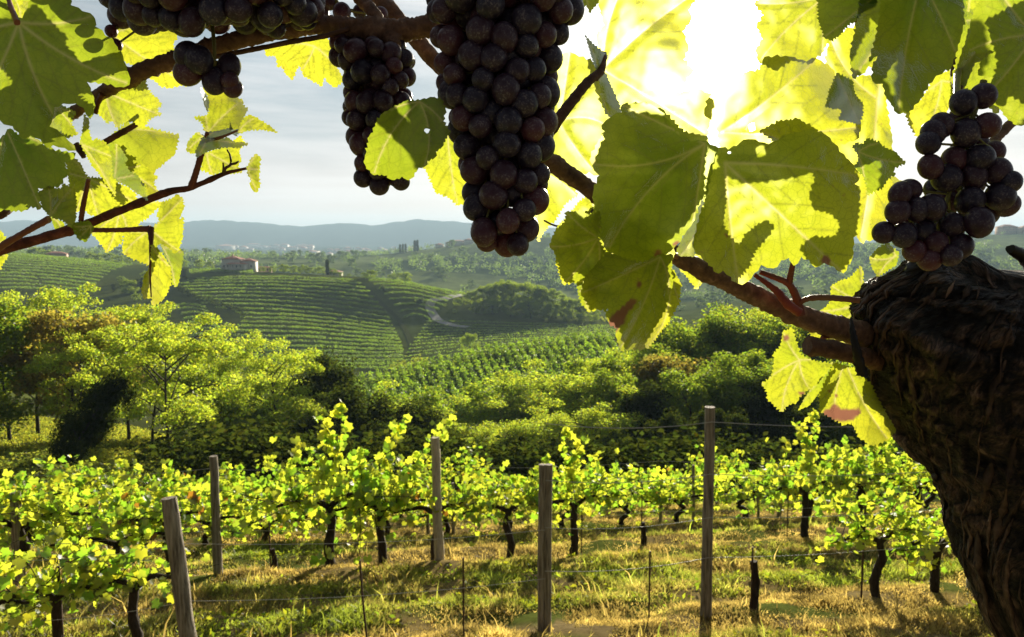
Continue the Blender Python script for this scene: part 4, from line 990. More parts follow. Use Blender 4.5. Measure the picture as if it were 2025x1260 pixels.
    vein = np.concatenate([np.zeros(nb), vein]); vein2 = np.concatenate([np.zeros(nb), vein2])
    dmb = np.full(nb, 1e9)
    for pl, w0, w1, lv in V:
        if lv == 1:
            for k in range(len(pl)-1): dmb = np.minimum(dmb, segdist(out, pl[k], pl[k+1])[0])
    dmain = np.concatenate([dmb, dmain])
    hv = []; hedges = []
    for (hx, hy, hr) in holes:
        k0 = len(allp)+len(hv); th = np.linspace(0, 6.283, 13)[:-1]
        for j, a in enumerate(th): hv.append((hx+hr*math.cos(a)*(.8+.5*rng.random()), hy+hr*math.sin(a)*(.6+.4*rng.random())))
        hedges += [(k0+j, k0+(j+1) % 12) for j in range(12)]
    if hv:
        allp = np.concatenate([allp, np.array(hv)]); z0 = np.zeros(len(hv)); vein = np.concatenate([vein, z0]); vein2 = np.concatenate([vein2, z0]); dmain = np.concatenate([dmain, z0+30])
    edges = [(i, (i+1) % nb) for i in range(nb)]+hedges
    res = delaunay_2d_cdt([Vector(p) for p in allp], edges, [], 1, 1e-3)
    vv = np.array([tuple(p) for p in res[0]]); ff = np.array([f for f in res[2] if len(f) == 3])
    orig = res[3]; idx = np.array([o_[0] if len(o_) else -1 for o_ in orig])
    vn = np.where(idx >= 0, vein[idx], 0); vn2 = np.where(idx >= 0, vein2[idx], 0); dmn = np.where(idx >= 0, dmain[idx], 10)
    if holes:
        cen = vv[ff].mean(1)
        for (hx, hy, hr) in holes: ff = ff[np.linalg.norm(cen-np.array([hx, hy]), axis=1) > hr*.72]; cen = vv[ff].mean(1)
    # depth field
    rel = (vv-org); R = np.linalg.norm(rel, axis=1)/size; A = np.arctan2(rel[:, 1], rel[:, 0])
    px = d/F   # metres per px
    o1, o2 = rng.random(2)*6.28
    dz = tilt[0]*rel[:, 0]/100+tilt[1]*rel[:, 1]/100
    dz += curl*size*px*(.10*R**2*np.sin(2*A+o1)+.06*R**2*np.sin(5*A+o2)+droop*R**2)
    nzv = np.array([noise.noise((p[0]*2.2/size+LEAFN[0]*3.7, p[1]*2.2/size, LEAFN[0]*1.3)) for p in vv]); dz += curl*size*px*.08*nzv
    dz += -curl*size*px*.022*np.minimum(dmn/(size*.07), 1.0)          # blade bulges between the sunken veins
    nz2 = np.array([noise.noise((p[0]*.045, p[1]*.045, LEAFN[0])) for p in vv]); dz += curl*size*px*.010*nz2
    D = d+dz
    X = (vv[:, 0]-CX)/F*D; T = (CY-vv[:, 1])/F*D
    W3 = np.stack([X, D*CP+T*SP, -D*SP+T*CP], 1)
    sc = np.zeros(len(vv))
    for (sx, sy, sr) in spots:
        q = np.linalg.norm((vv-np.array([sx, sy]))/sr, axis=1)+.35*np.array([noise.noise((p[0]*.07, p[1]*.07, 4)) for p in vv]); sc = np.maximum(sc, np.clip((1.1-q)*4, 0, 1))
    # yellowing towards the margin
    ag = np.clip(age_lit+.25*(R-.5)+.18*nzv, 0, 1)
    base = np.array(parent.location) if parent else np.zeros(3)
    o = mesh_np(name, W3-base, [ff], M['blade'], parent, None, True, {'vein': vn, 'vein2': vn2, 'scorch': sc, 'age_lit': ag})
    if label: o['label'] = label
    return o
VSUN = np.array([1425.0, 82.0])
def upstream(pts, d1, d2):
    """where something at distance d2 must be to shade pts at distance d1"""
    return [tuple(VSUN+(np.array(p, float)-VSUN)*d1/d2) for p in pts]
def cane(parent, pts, rad, name='cane', mat='cane', n=40, label=None, tintc=(1, 1, 1), rough=.06, sides=12, nodes=0):
    """pts: (u, v, d) px and metres; rad in px at that depth"""
    p3 = np.array([P(*p) for p in pts]); r = np.array([p[2] for p in pts])/F*np.broadcast_to(np.array(rad, float), (len(pts),))
    sp = smooth_path(p3, n); t = np.linspace(0, 1, len(pts)); rr = np.interp(np.linspace(0, 1, n), t, r)
    if nodes: rr = rr*(1+.22*np.exp(-((np.linspace(0, nodes, n) % 1.0)-.5)**2/.004))
    mb = MB(); mb.tube(sp-np.array(parent.location), rr, sides, True, tintc, rough, np.random.default_rng(len(pts)*31+n)); o = mb.build(name, M[mat], parent, True)
    if label: o['label'] = label
    return o

# ------------------------------------------------------------------ the two vines
OV = empty('old_grapevine', P(2090, 1330, .80), 0, 'ancient grapevine with a thick black twisted trunk, canes and backlit leaves', 'grapevine')
LV = empty('overhanging_grapevine', P(-60, 500, .60), 0, 'grapevine shoots and big leaves reaching in beside the hazy mountains and grapes', 'grapevine')

def old_trunk():
    D0 = .82
    prof = [(1420, 2190, 150), (1300, 2140, 146), (1200, 2092, 150), (1130, 2055, 152), (1060, 2040, 158), (1000, 2030, 166), (950, 2022, 176), (900, 2005, 192), (850, 1985, 205), (800, 1966, 214), (740, 1938, 218), (690, 1918, 216), (640, 1903, 210), (600, 1895, 196), (570, 1890, 172), (548, 1882, 138), (530, 1870, 96), (520, 1862, 60)]
    prof = np.array(prof, float); nz, na = 300, 340
    s = np.linspace(0, 1, nz); t = np.linspace(0, 1, len(prof))
    vv = np.interp(s, t, prof[:, 0]); uu = np.interp(s, t, prof[:, 1]); rr = np.interp(s, t, prof[:, 2])
    k = np.hanning(15); k /= k.sum(); pad = lambda a: np.convolve(np.pad(a, 7, mode='edge'), k, 'valid')
    vv, uu, rr = pad(vv), pad(uu), pad(rr)
    th = np.linspace(0, 2*np.pi, na, endpoint=False)
    verts = np.zeros((nz, na, 3)); ridge = np.zeros((nz, na)); uv = np.zeros((nz, na, 2))
    for i in range(nz):
        c = P(uu[i], vv[i], D0); r = rr[i]/F*D0; zz = (1-s[i])*9.0
        for j in range(na):
            a = th[j]
            tw = a+zz*.30+.30*noise.noise((math.cos(a)*.8, math.sin(a)*.8, zz*.5))+.06*noise.noise((math.cos(a)*5, math.sin(a)*5, zz*2.0))
            cx_, sx_ = math.cos(tw), math.sin(tw)
            b = noise.fractal((cx_*5.0, sx_*5.0, zz*.55), .9, 2.1, 5)
            f = 1-abs(noise.noise((cx_*13, sx_*13, zz*1.5)))*2
            lump = noise.noise((math.cos(a)*1.6, math.sin(a)*1.6, zz*.8+3))
            fine = noise.noise((cx_*22, sx_*22, zz*2.2))+.8*(1-2*abs(noise.noise((cx_*15, sx_*15, zz*1.1+7))))
            knot = max(0, noise.noise((math.cos(a)*2.2+5, math.sin(a)*2.2, zz*1.1))-.25)
            plate = math.floor(3*noise.noise((cx_*4.2+9, sx_*4.2, zz*.9)))/3.0
            crag = noise.fractal((math.cos(a)*3.2+2, math.sin(a)*3.2, zz*2.4), .8, 2.2, 5)
            h = .035*b+.022*f+.10*lump+.014*fine+.26*knot+.035*plate+.055*crag
            ridge[i, j] = .52+.5*b+.2*(f-.5)+.7*crag
            q = r*(.92+.07*min(1, max(0, (s[i]-.45)/.2))+h)
            verts[i, j] = c+np.array([math.cos(a)*q, math.sin(a)*q*.9, 0])+np.array([0, 0, .012*lump*(s[i] > .8)])
            uv[i, j] = (tw/6.28*1.6, zz*.14)
    v = verts.reshape(-1, 3)-np.array(OV.location); n = len(v)
    i = np.arange(nz-1)[:, None]*na; j = np.arange(na)[None, :]; kk = (j+1) % na
    f = np.stack([i+j, i+kk, i+na+kk, i+na+j], -1).reshape(-1, 4)
    top = verts[-1].mean(0)-np.array(OV.location); v = np.vstack([v, top[None]])
    jj = np.arange(na); ft = np.stack([(nz-1)*na+jj, (nz-1)*na+(jj+1) % na, np.full(na, n)], 1)
    o = mesh_np('trunk', v, [f, ft], M['oldbark'], OV, None, True, {'ridge': np.append(ridge.ravel(), .5)})
    me = o.data; ul = me.uv_layers.new(name='UVMap'); li = np.empty(len(me.loops), np.int32); me.loops.foreach_get('vertex_index', li)
    U = np.vstack([uv.reshape(-1, 2), [[0, 0]]])[li]; ul.data.foreach_set('uv', U.astype(np.float32).ravel())
    # loose fibrous bark strips lying along the grain
    rng = np.random.default_rng(404); mbk = MB(); bo = np.array(OV.location); made = 0
    Cc = verts.mean(1)
    while made < 120:
        i0 = int(rng.uniform(30, nz-12)); th0 = rng.uniform(math.pi*.92, math.pi*2.15)
        ln_ = int(rng.uniform(16, 75)); w = rng.uniform(.0012, .0050); lift = rng.uniform(.0, .0035)*(2 if rng.random() < .12 else 1); pts = []; nrm = []
        sl = -rng.uniform(.007, .011); cur = rng.normal(0, .00022)
        for q in range(0, ln_+1, 3):
            i = i0-q
            if i < 2: break
            a = (th0+sl*q*1.0+cur*q*q*.1) % (2*math.pi); jf = a/(2*math.pi)*na; j0 = int(jf) % na; f_ = jf-int(jf)
            p = verts[i, j0]*(1-f_)+verts[i, (j0+1) % na]*f_; o_ = p-Cc[i]; o_ = o_/np.linalg.norm(o_)
            tt = q/ln_; pts.append(p+o_*(lift*(.15+1.5*abs(tt-.4)**1.5)+.0005)); nrm.append(o_)
        if len(pts) < 4: continue
        pts = np.array(pts); nrm = np.array(nrm); t = np.gradient(pts, axis=0); t /= np.linalg.norm(t, axis=1)[:, None]; sd_ = np.cross(t, nrm)
        prof = np.sin(np.linspace(.25, math.pi-.12, len(pts)))[:, None]*w*(1+.25*rng.normal(size=(len(pts), 1)))
        th_ = .14*prof
        ring = np.stack([pts+sd_*prof, pts+nrm*th_, pts-sd_*prof, pts-nrm*th_], 1).reshape(-1, 3)-bo; m_ = len(pts)
        ii = np.arange(m_-1)[:, None]*4; jj_ = np.arange(4)[None, :]; k2 = (jj_+1) % 4
        g = rng.uniform(.15, .7)*(np.array([1, .95, .9]) if rng.random() < .8 else np.array([1.2, 1.15, 1.1]))
        mbk.add(ring, np.stack([ii+jj_, ii+k2, ii+4+k2, ii+4+jj_], -1).reshape(-1, 4), g); made += 1
    mbk.build('bark', M['strip'], OV, True)
    # peeling bark strips and knobs on the head
    for (pts, rad) in [([(1705, 740, .745), (1693, 690, .735), (1686, 655, .74), (1683, 628, .75)], [10, 9, 6, 2])]:
        b = cane(OV, pts, rad, 'bark_strip', 'oldbark', 26, rough=.16, sides=14)
    cane(OV, [(1830, 545, .80), (1822, 520, .80), (1815, 500, .80)], [40, 34, 8], 'knob', 'oldbark', 14, rough=.14, sides=18)
    cane(OV, [(1900, 560, .80), (1892, 535, .80), (1885, 517, .80)], [40, 26, 12], 'knob', 'oldbark', 14, rough=.16, sides=18)
    cane(OV, [(2080, 590, .78), (2040, 525, .77), (2020, 505, .76), (1998, 492, .75)], [22, 16, 13, 9], 'spur', 'oldbark', 20, rough=.1, sides=12)
old_trunk()
DK = (.62, .55, .5)
# canes of the old vine
cane(OV, [(1742, 676, .84), (1680, 655, .80), (1610, 635, .78), (1500, 588, .77), (1420, 548, .76), (1340, 508, .75), (1260, 450, .74), (1180, 385, .72), (1110, 335, .70), (1075, 310, .69), (980, 235, .68), (870, 130, .66), (800, 52, .65), (740, -8, .65), (690, -60, .65)], [26, 24, 24, 21, 20, 19, 18, 18, 18, 17, 16, 15, 17, 16, 15], n=220, nodes=7)
cane(OV, [(1745, 716, .82), (1700, 705, .78), (1640, 690, .76), (1596, 684, .755)], [20, 19, 18, 19], 'cut_stub', n=24, rough=.08, tintc=DK)
cane(OV, [(1085, 262, .70), (1120, 215, .70), (1160, 165, .71), (1188, 140, .72), (1196, 105, .73)], [13, 11, 10, 9, 4], 'petiole', tintc=DK, mat='cane')
cane(OV, [(1582, 622, .765), (1575, 590, .76), (1560, 562, .755), (1530, 548, .75), (1502, 538, .75)], [11, 8, 7, 6, 5], 'petiole', 'petiole')
cane(OV, [(1560, 562, .755), (1563, 545, .75), (1568, 520, .74)], [7, 6, 5], 'petiole', 'petiole')
cane(OV, [(1580, 618, .75), (1556, 600, .745), (1535, 575, .745), (1492, 543, .745)], [9, 9, 6, 4], 'petiole', 'petiole', tintc=(1.3, .7, .8))
cane(OV, [(1580, 600, .76), (1600, 590, .755), (1640, 589, .75), (1700, 594, .745)], [5, 6, 6, 6], 'petiole', 'petiole', tintc=(1, 1.3, 1.3))
cane(OV, [(1625, 668, .78), (1650, 666, .79), (1690, 678, .80)], [4, 4, 4], 'petiole', 'petiole')
cane(OV, [(1338, 507, .70), (1320, 500, .68), (1302, 510, .66), (1280, 540, .655)], [6, 6, 6, 3], 'petiole', 'petiole')
cane(OV, [(1075, 436, .62), (1100, 447, .62), (1130, 448, .62), (1155, 436, .62), (1172, 415, .63)], [1.6, 2, 2, 2, 2], 'tendril', 'cane', tintc=DK, n=30)
cane(OV, [(1690, -20, .74), (1700, 20, .74), (1722, 40, .74), (1748, 10, .74), (1770, -40, .74)], [20, 16, 24, 20, 18], 'cane', tintc=DK)
cane(OV, [(1905, 60, .70), (1900, 100, .70), (1895, 140, .69), (1894, 185, .68)], [14, 16, 14, 8], 'cane', tintc=DK)
cane(OV, [(1900, 112, .70), (1930, 108, .70), (1975, 92, .70), (2040, 60, .70)], [12, 9, 8, 8], 'cane', tintc=DK)
cane(OV, [(1895, 130, .69), (1893, 165, .65), (1892, 200, .62)], [7, 6, 6], 'petiole', 'bstem')
cane(OV, [(1945, 300, .62), (1970, 275, .63), (2005, 240, .64), (2060, 205, .65)], [9, 9, 10, 10], 'cane')
# arm and shoots of the left vine
cane(LV, [(985, 10, .60), (900, 40, .60), (840, 53, .60), (775, 62, .60), (700, 56, .60), (640, 50, .60), (560, 58, .60), (440, 88, .60), (340, 120, .60), (260, 150, .60), (205, 182, .61), (170, 205, .62), (100, 260, .64)], [22, 22, 22, 25, 19, 18, 17, 17, 17, 17, 12, 10, 8], n=240, rough=.08, nodes=6)
cane(LV, [(775, 62, .60), (778, 85, .595), (782, 100, .59)], [24, 18, 9], 'cane', n=16, rough=.1)
cane(LV, [(690, -30, .61), (715, 0, .61), (738, 25, .60), (752, 55, .60)], [12, 13, 13, 15], 'cane')
cane(LV, [(690, 58, .59), (640, 72, .585), (580, 82, .58), (500, 98, .58), (430, 112, .58), (400, 118, .58)], [5, 5, 5, 5, 5, 4], 'petiole', 'cane', tintc=DK)
cane(LV, [(-80, 520, .60), (0, 494, .60), (70, 475, .60), (140, 455, .60), (190, 436, .60), (300, 392, .60), (340, 378, .60), (378, 371, .60), (440, 345, .60), (465, 338, .60), (488, 333, .60)], [12, 11, 10.5, 10, 9.5, 8, 7.5, 8, 5.5, 4.5, 2.5], n=70, tintc=(.8, .45, .45), nodes=4)
cane(LV, [(-40, 520, .585), (0, 489, .58), (45, 462, .575), (97, 433, .57)], [7, 7, 6, 7], 'petiole', 'petiole')
cane(LV, [(180, 455, .59), (235, 455, .585), (285, 453, .58), (298, 452, .58)], [5, 4.5, 5, 7], 'petiole', 'petiole')
cane(LV, [(298, 452, .58), (299, 475, .575), (298, 500, .57), (297, 545, .57), (299, 588, .57)], [7, 4, 2.2, 1.8, 1.2], 'petiole', 'petiole', tintc=(.6, .7, .8))
cane(LV, [(160, 438, .60), (164, 410, .595), (170, 380, .59), (175, 355, .585)], [5, 5, 4.5, 4], 'petiole', 'petiole')
cane(LV, [(180, 440, .60), (205, 424, .60), (232, 412, .60)], [5, 4, 3], 'petiole', 'petiole')
cane(LV, [(378, 371, .60), (388, 340, .595), (398, 305, .59), (404, 285, .585), (410, 262, .58)], [7.5, 6, 6, 6, 4], 'petiole', 'petiole', tintc=(.8, .7, .7))
cane(LV, [(407, 280, .585), (430, 274, .58), (452, 266, .578), (470, 258, .576)], [5, 3.5, 2.5, 2], 'petiole', 'petiole', tintc=(1.1, 1.3, 1.2))
cane(LV, [(443, 345, .60), (446, 333, .595), (456, 325, .59), (455, 308, .59), (449, 296, .59)], [3, 3, 2.5, 2, 1.5], 'tendril', 'cane', tintc=DK, n=24)
cane(LV, [(441, 346, .60), (442, 335, .60), (441, 322, .60)], [3.5, 2.2, 1.5], 'tendril', 'cane', tintc=DK, n=10)
cane(LV, [(456, 325, .59), (466, 323, .588), (472, 319, .587)], [2.5, 2.5, 1.5], 'tendril', 'cane', tintc=DK, n=10)
cane(LV, [(165, 300, .63), (190, 290, .63), (215, 277, .63), (245, 260, .63), (270, 246, .63), (300, 225, .63)], [8, 6, 6, 6, 5, 4], 'cane', tintc=(.8, .6, .6))
cane(LV, [(188, 225, .61), (193, 205, .61), (203, 186, .605)], [5, 5, 6], 'petiole', 'petiole', tintc=(.6, .6, .6))
cane(LV, [(150, 285, .60), (160, 298, .60), (166, 312, .60)], [6, 8, 4], 'node', 'cane')
cane(LV, [(34, 45, .505), (20, 10, .52), (8, -30, .54)], [6, 5, 5], 'petiole', 'petiole', tintc=(1.2, 1.4, 1.3))
cane(LV, [(-60, 440, .6), (0, 425, .6), (25, 408, .61)], [10, 9, 7], 'cane', tintc=DK)

# ------------------------------------------------------------------ leaves of the left vine
leaf(LV, [(60, 0), (90, -60), (140, -40), (140, 10), (163, 22), (185, 32), (190, 45), (188, 52), (208, 70), (226, 85), (234, 100), (240, 102), (245, 120), (252, 140), (256, 168), (240, 172), (205, 164), (172, 162), (180, 180), (186, 200), (186, 215), (178, 236), (165, 213), (150, 205), (125, 205), (106, 212), (104, 232), (98, 250), (120, 264), (135, 278), (150, 298), (128, 293), (105, 287), (94, 293), (80, 276), (60, 268), (47, 275), (25, 250), (0, 238), (-60, 250), (-125, 180), (-135, 60), (-80, -20), (-30, -45), (5, -30), (14, 12), (32, 38), (44, 36), (55, 15)], (37, 44), .52, (.012, .004), .25, .9, 4, 'broad dark leaf with a sunlit lower edge, pale veins spreading from its stalk')
leaf(LV, [(0, 275), (20, 254), (45, 272), (62, 268), (80, 280), (95, 294), (122, 300), (150, 303), (140, 318), (128, 322), (133, 342), (120, 365), (100, 374), (75, 372), (78, 390), (80, 414), (62, 408), (48, 416), (28, 417), (8, 414), (-40, 425), (-90, 350), (-50, 270)], (8, 246), .55, (.01, .01), .1, .9, 4, 'dark shaded leaf beneath the broad dark leaf')
leaf(LV, [(105, 208), (120, 207), (150, 222), (140, 242), (154, 266), (140, 270), (125, 276), (96, 250)], (110, 212), .60, age_lit=.3, teeth=3)
leaf(LV, [(208, 182), (194, 200), (190, 222), (205, 235), (212, 244), (220, 237), (232, 252), (245, 242), (262, 240), (272, 247), (286, 254), (290, 240), (306, 230), (318, 228), (310, 215), (319, 208), (312, 195), (300, 187), (290, 172), (288, 156), (262, 166), (236, 174)], (209, 182), .62, (-.01, .01), .55, 1.0, 4)
leaf(LV, [(212, 55), (240, 45), (290, 45), (315, 22), (331, 32), (330, 45), (350, 72), (342, 88), (352, 120), (374, 168), (345, 171), (335, 174), (318, 171), (305, 158), (285, 152), (262, 128), (240, 120), (235, 105), (225, 85)], (218, 66), .63, (.012, 0), .75, 1.0, 4)
leaf(LV, [(166, 226), (176, 238), (176, 262), (184, 282), (189, 274), (206, 280), (216, 292), (223, 310), (225, 340), (229, 358), (228, 390), (218, 375), (207, 360), (198, 345), (184, 330), (174, 312), (164, 294), (158, 282), (164, 255)], (160, 285), .575, (0, .01), .45, 1.2, 3)
leaf(LV, [(214, 285), (230, 284), (241, 297), (253, 316), (246, 322), (257, 340), (270, 346), (286, 366), (292, 397), (270, 381), (248, 365), (234, 360), (224, 350), (221, 310)], (226, 354), .57, (-.025, .02), .15, 1.0, 3, 'greyish folded leaf showing its shiny upper side')
leaf(LV, [(230, 290), (247, 290), (249, 305), (270, 312), (258, 322), (282, 326), (300, 340), (312, 352), (302, 360), (314, 381), (300, 385), (297, 397), (285, 381), (268, 352), (248, 332)], (234, 330), .63, (0, .01), .5, 1., 4)
leaf(LV, [(143, 308), (160, 325), (172, 350), (205, 353), (222, 358), (252, 370), (268, 383), (270, 402), (250, 417), (232, 410), (214, 420), (195, 428), (178, 425), (165, 414), (150, 420), (148, 395), (139, 370), (133, 342), (131, 320)], (174, 353), .60, (.0, .012), .65, 1.0, 4)
leaf(LV, [(76, 380), (95, 369), (120, 374), (125, 364), (142, 370), (148, 364), (151, 400), (150, 432), (146, 452), (137, 448), (124, 435), (108, 432), (97, 426), (84, 412)], (98, 430), .565, (.01, -.01), .35, 1.2, 3)
leaf(LV, [(183, 446), (182, 463), (194, 475), (205, 490), (211, 500), (221, 493), (230, 487), (241, 480), (243, 462), (249, 455), (290, 432), (318, 406), (322, 400), (300, 398), (268, 398), (248, 414), (218, 430)], (236, 420), .63, (.0, .01), .7, 1., 4)
leaf(LV, [(247, 453), (242, 490), (244, 502), (262, 511), (276, 517), (294, 524), (299, 510), (299, 470), (293, 455), (270, 443)], (297, 455), .60, (.01, .01), .65, 1., 4, nv=4)
leaf(LV, [(298, 452), (316, 438), (310, 425), (320, 400), (338, 394), (350, 384), (361, 392), (364, 410), (356, 430), (345, 437), (363, 430), (361, 470), (353, 496), (345, 502), (340, 496), (334, 490), (318, 482), (300, 492), (297, 470)], (299, 455), .585, (.01, 0), .6, 1.2, 3)
leaf(LV, [(299, 484), (313, 492), (326, 510), (338, 530), (338, 560), (330, 580), (322, 593), (304, 605), (299, 600), (302, 587), (297, 590), (284, 591), (280, 575), (283, 560), (285, 545), (296, 530), (298, 510)], (300, 488), .565, (.0, .012), .65, 1.2, 3)
leaf(LV, [(317, 484), (326, 481), (336, 492), (345, 502), (355, 490), (363, 500), (359, 530), (353, 560), (347, 568), (340, 560), (338, 530), (328, 508)], (321, 486), .61, (-.03, .02), .05, .8, 2.5, 'narrow dark hanging leaf folded edge on behind the long bright one', nv=3)
leaf(LV, [(149, 440), (176, 437), (186, 450), (179, 465), (170, 479), (155, 473), (147, 460), (142, 447)], (180, 446), .57, (.02, .02), .05, 1.2, 2, 'small dark green leaf folded over the long shoot', nv=3)
leaf(LV, [(-40, 450), (4, 459), (15, 478), (10, 490), (15, 508), (5, 521), (0, 534), (-40, 530)], (-30, 490), .63, age_lit=.6, teeth=4)
leaf(LV, [(0, -20), (30, -30), (60, -20), (60, 10), (42, 38), (20, 30), (-10, 15)], (10, -25), .60, age_lit=.55, teeth=3)
leaf(LV, [(98, 425), (125, 440), (130, 452), (122, 460), (108, 452)], (100, 428), .60, age_lit=.2, teeth=2, nv=3)
# shoot tip leaves against the sky
leaf(LV, [(408, 268), (398, 240), (386, 235), (384, 231), (403, 230), (413, 226), (411, 190), (400, 174), (420, 178), (440, 180), (465, 192), (480, 198), (480, 208), (490, 216), (485, 226), (480, 236), (478, 246), (468, 255), (440, 258), (418, 262)], (411, 264), .60, (0, -.02), .55, 1.2, 3.5)
leaf(LV, [(396, 172), (402, 176), (414, 200), (411, 222), (404, 208)], (411, 220), .585, (.05, 0), .1, 1., 1.5, nv=1)
leaf(LV, [(484, 232), (494, 227), (505, 232), (516, 239), (535, 250), (549, 263), (534, 259), (514, 256), (490, 258), (476, 264), (470, 262), (478, 242)], (472, 260), .60, (.02, .01), .5, 1., 3, nv=3)
leaf(LV, [(412, 262), (440, 257), (458, 252), (470, 245), (480, 232), (486, 240), (480, 258), (468, 266), (470, 270), (455, 264), (440, 270), (420, 276), (408, 274)], (411, 268), .58, (.03, -.05), .05, 1., 2, 'dark underside of the shoot tip leaf', nv=2)
leaf(LV, [(400, 272), (430, 275), (450, 272), (465, 282), (480, 281), (491, 285), (472, 292), (445, 291), (425, 295), (405, 302), (390, 312), (386, 300), (394, 284)], (408, 276), .575, (.03, -.04), .1, 1., 3, nv=3)
leaf(LV, [(388, 262), (403, 268), (398, 285), (388, 300), (380, 304), (369, 299), (370, 285), (375, 277)], (404, 270), .595, age_lit=.35, teeth=3, nv=3)
leaf(LV, [(392, 312), (405, 303), (425, 296), (450, 288), (475, 268), (484, 284), (472, 298), (477, 315), (470, 330), (479, 341), (460, 343), (440, 340), (420, 346), (412, 340), (397, 336), (400, 322)], (408, 300), .62, age_lit=.6, teeth=3.5)
leaf(LV, [(488, 333), (496, 315), (507, 304), (515, 312), (513, 335), (512, 352), (514, 365), (508, 381), (500, 377), (495, 368), (497, 358), (491, 345)], (488, 333), .60, (.03, .01), .5, 1.2, 3, nv=3)
leaf(LV, [(523, 97), (545, 92), (580, 84), (600, 78), (640, 66), (658, 90), (664, 130), (682, 160), (662, 173), (650, 165), (641, 150), (637, 171), (618, 160), (600, 150), (595, 134), (590, 130), (578, 159), (565, 146), (557, 130), (550, 134), (545, 110), (527, 111)], (622, 92), .64, (0, .01), .85, 1.0, 3)

# ------------------------------------------------------------------ leaves of the old vine
leaf(OV, [(830, 198), (855, 192), (871, 195), (881, 215), (877, 240), (891, 262), (880, 275), (875, 290), (862, 300), (860, 312), (845, 318), (840, 330), (828, 332), (820, 342), (812, 354), (805, 356), (795, 349), (785, 353), (775, 356), (765, 347), (755, 345), (738, 346), (724, 330), (721, 315), (725, 300), (730, 270), (738, 262), (745, 240), (757, 224), (777, 213), (802, 200)], (830, 201), .50, (0, .004), .2, .8, 4, 'single green leaf lying over the middle bunch', holes=[(844, 259, 6.5)])
leaf(OV, [(880, 255), (905, 295), (930, 330), (950, 380), (920, 402), (905, 406), (890, 392), (875, 385), (862, 381), (856, 368), (849, 350), (838, 330), (845, 318), (868, 295)], (885, 262), .74, (0, .01), .6, 1., 4)
leaf(OV, [(1040, 100), (1080, 108), (1102, 101), (1110, 107), (1128, 103), (1145, 112), (1170, 120), (1190, 150), (1208, 210), (1205, 250), (1188, 290), (1175, 335), (1184, 347), (1165, 340), (1135, 346), (1105, 320), (1060, 300), (1035, 220)], (1106, 240), .80, (0, 0), .6, 1., 4)
leaf(OV, [(1035, 315), (1065, 318), (1100, 338), (1135, 372), (1142, 386), (1120, 400), (1112, 412), (1097, 436), (1080, 452), (1064, 478), (1060, 440), (1030, 400)], (1050, 335), .78, age_lit=.6, teeth=4, nv=4)
leaf(OV, [(1125, 425), (1145, 400), (1160, 388), (1178, 402), (1180, 430), (1150, 440)], (1185, 425), .80, age_lit=.6, teeth=4, nv=3)
leaf(OV, [(1187, 122), (1180, 70), (1196, 50), (1178, -10), (1250, -60), (1330, -50), (1385, -20), (1362, 20), (1366, 42), (1350, 62), (1362, 92), (1352, 118), (1372, 140), (1350, 166), (1300, 166), (1297, 178), (1345, 184), (1375, 176), (1412, 188), (1408, 225), (1398, 268), (1370, 283), (1345, 270), (1320, 245), (1300, 218), (1262, 210), (1232, 222), (1210, 195), (1195, 150)], (1191, 138), .88, (0, 0), .7, 1., 4)
leaf(OV, [(1157, 69), (1166, 80), (1176, 90), (1195, 104), (1202, 112), (1189, 137), (1178, 136), (1169, 110)], (1185, 137), .72, (.05, 0), .1, 1.2, 3, 'small curled leaf at the fork of the slanting cane', nv=3)
leaf(OV, [(1183, 142), (1198, 146), (1212, 178), (1224, 205), (1228, 222), (1206, 232), (1196, 222), (1190, 190)], (1186, 143), .73, (.05, .0), .2, 1.2, 3, nv=2)
leaf(OV, [(1128, -20), (1160, -30), (1185, 0), (1180, 8), (1166, 26), (1160, 10), (1140, 15)], (1150, -20), .75, age_lit=.4, teeth=3, nv=3)
C7 = [(1230, 207), (1262, 204), (1285, 205), (1306, 220), (1326, 245), (1345, 266), (1366, 279), (1390, 279), (1420, 292), (1404, 350), (1398, 385), (1386, 397), (1370, 440), (1340, 482), (1322, 500), (1290, 512), (1256, 527), (1230, 510), (1200, 496), (1185, 462), (1180, 422), (1175, 402), (1174, 376), (1185, 347), (1171, 326), (1169, 310), (1180, 285), (1196, 260), (1189, 248), (1208, 231), (1229, 222)]
leaf(OV, C7, (1394, 284), .62, (.004, .004), .25, 1.0, 4, 'large shaded leaf in front of the sun, dark green with brown tips', spots=[(1300, 503, 8), (1337, 484, 6), (1172, 318, 6)])
C8 = [(1420, 292), (1440, 296), (1480, 275), (1520, 285), (1560, 265), (1600, 257), (1629, 264), (1645, 280), (1660, 300), (1682, 320), (1702, 348), (1690, 364), (1703, 378), (1698, 400), (1706, 410), (1700, 430), (1701, 455), (1688, 470), (1686, 510), (1668, 541), (1650, 528), (1630, 520), (1612, 529), (1600, 514), (1585, 508), (1570, 526), (1560, 510), (1545, 515), (1530, 531), (1505, 524), (1480, 556), (1460, 561), (1430, 535), (1420, 541), (1400, 520), (1385, 505), (1375, 500), (1372, 475), (1386, 420), (1396, 390), (1402, 330)]
leaf(OV, C8, (1434, 322), .65, (-.004, .008), .55, 1.0, 4, 'largest glowing leaf below the sun crossed by sharp dark shadows', spots=[(1633, 516, 10), (1436, 464, 4)], holes=[(1442, 302, 4)])
leaf(OV, [(1386, 395), (1399, 405), (1393, 430), (1376, 470), (1373, 507), (1345, 507), (1338, 495), (1360, 450)], (1387, 398), .68, (.06, 0), .15, 1., 2, 'pale sliver of leaf underside between the two largest leaves', nv=2)
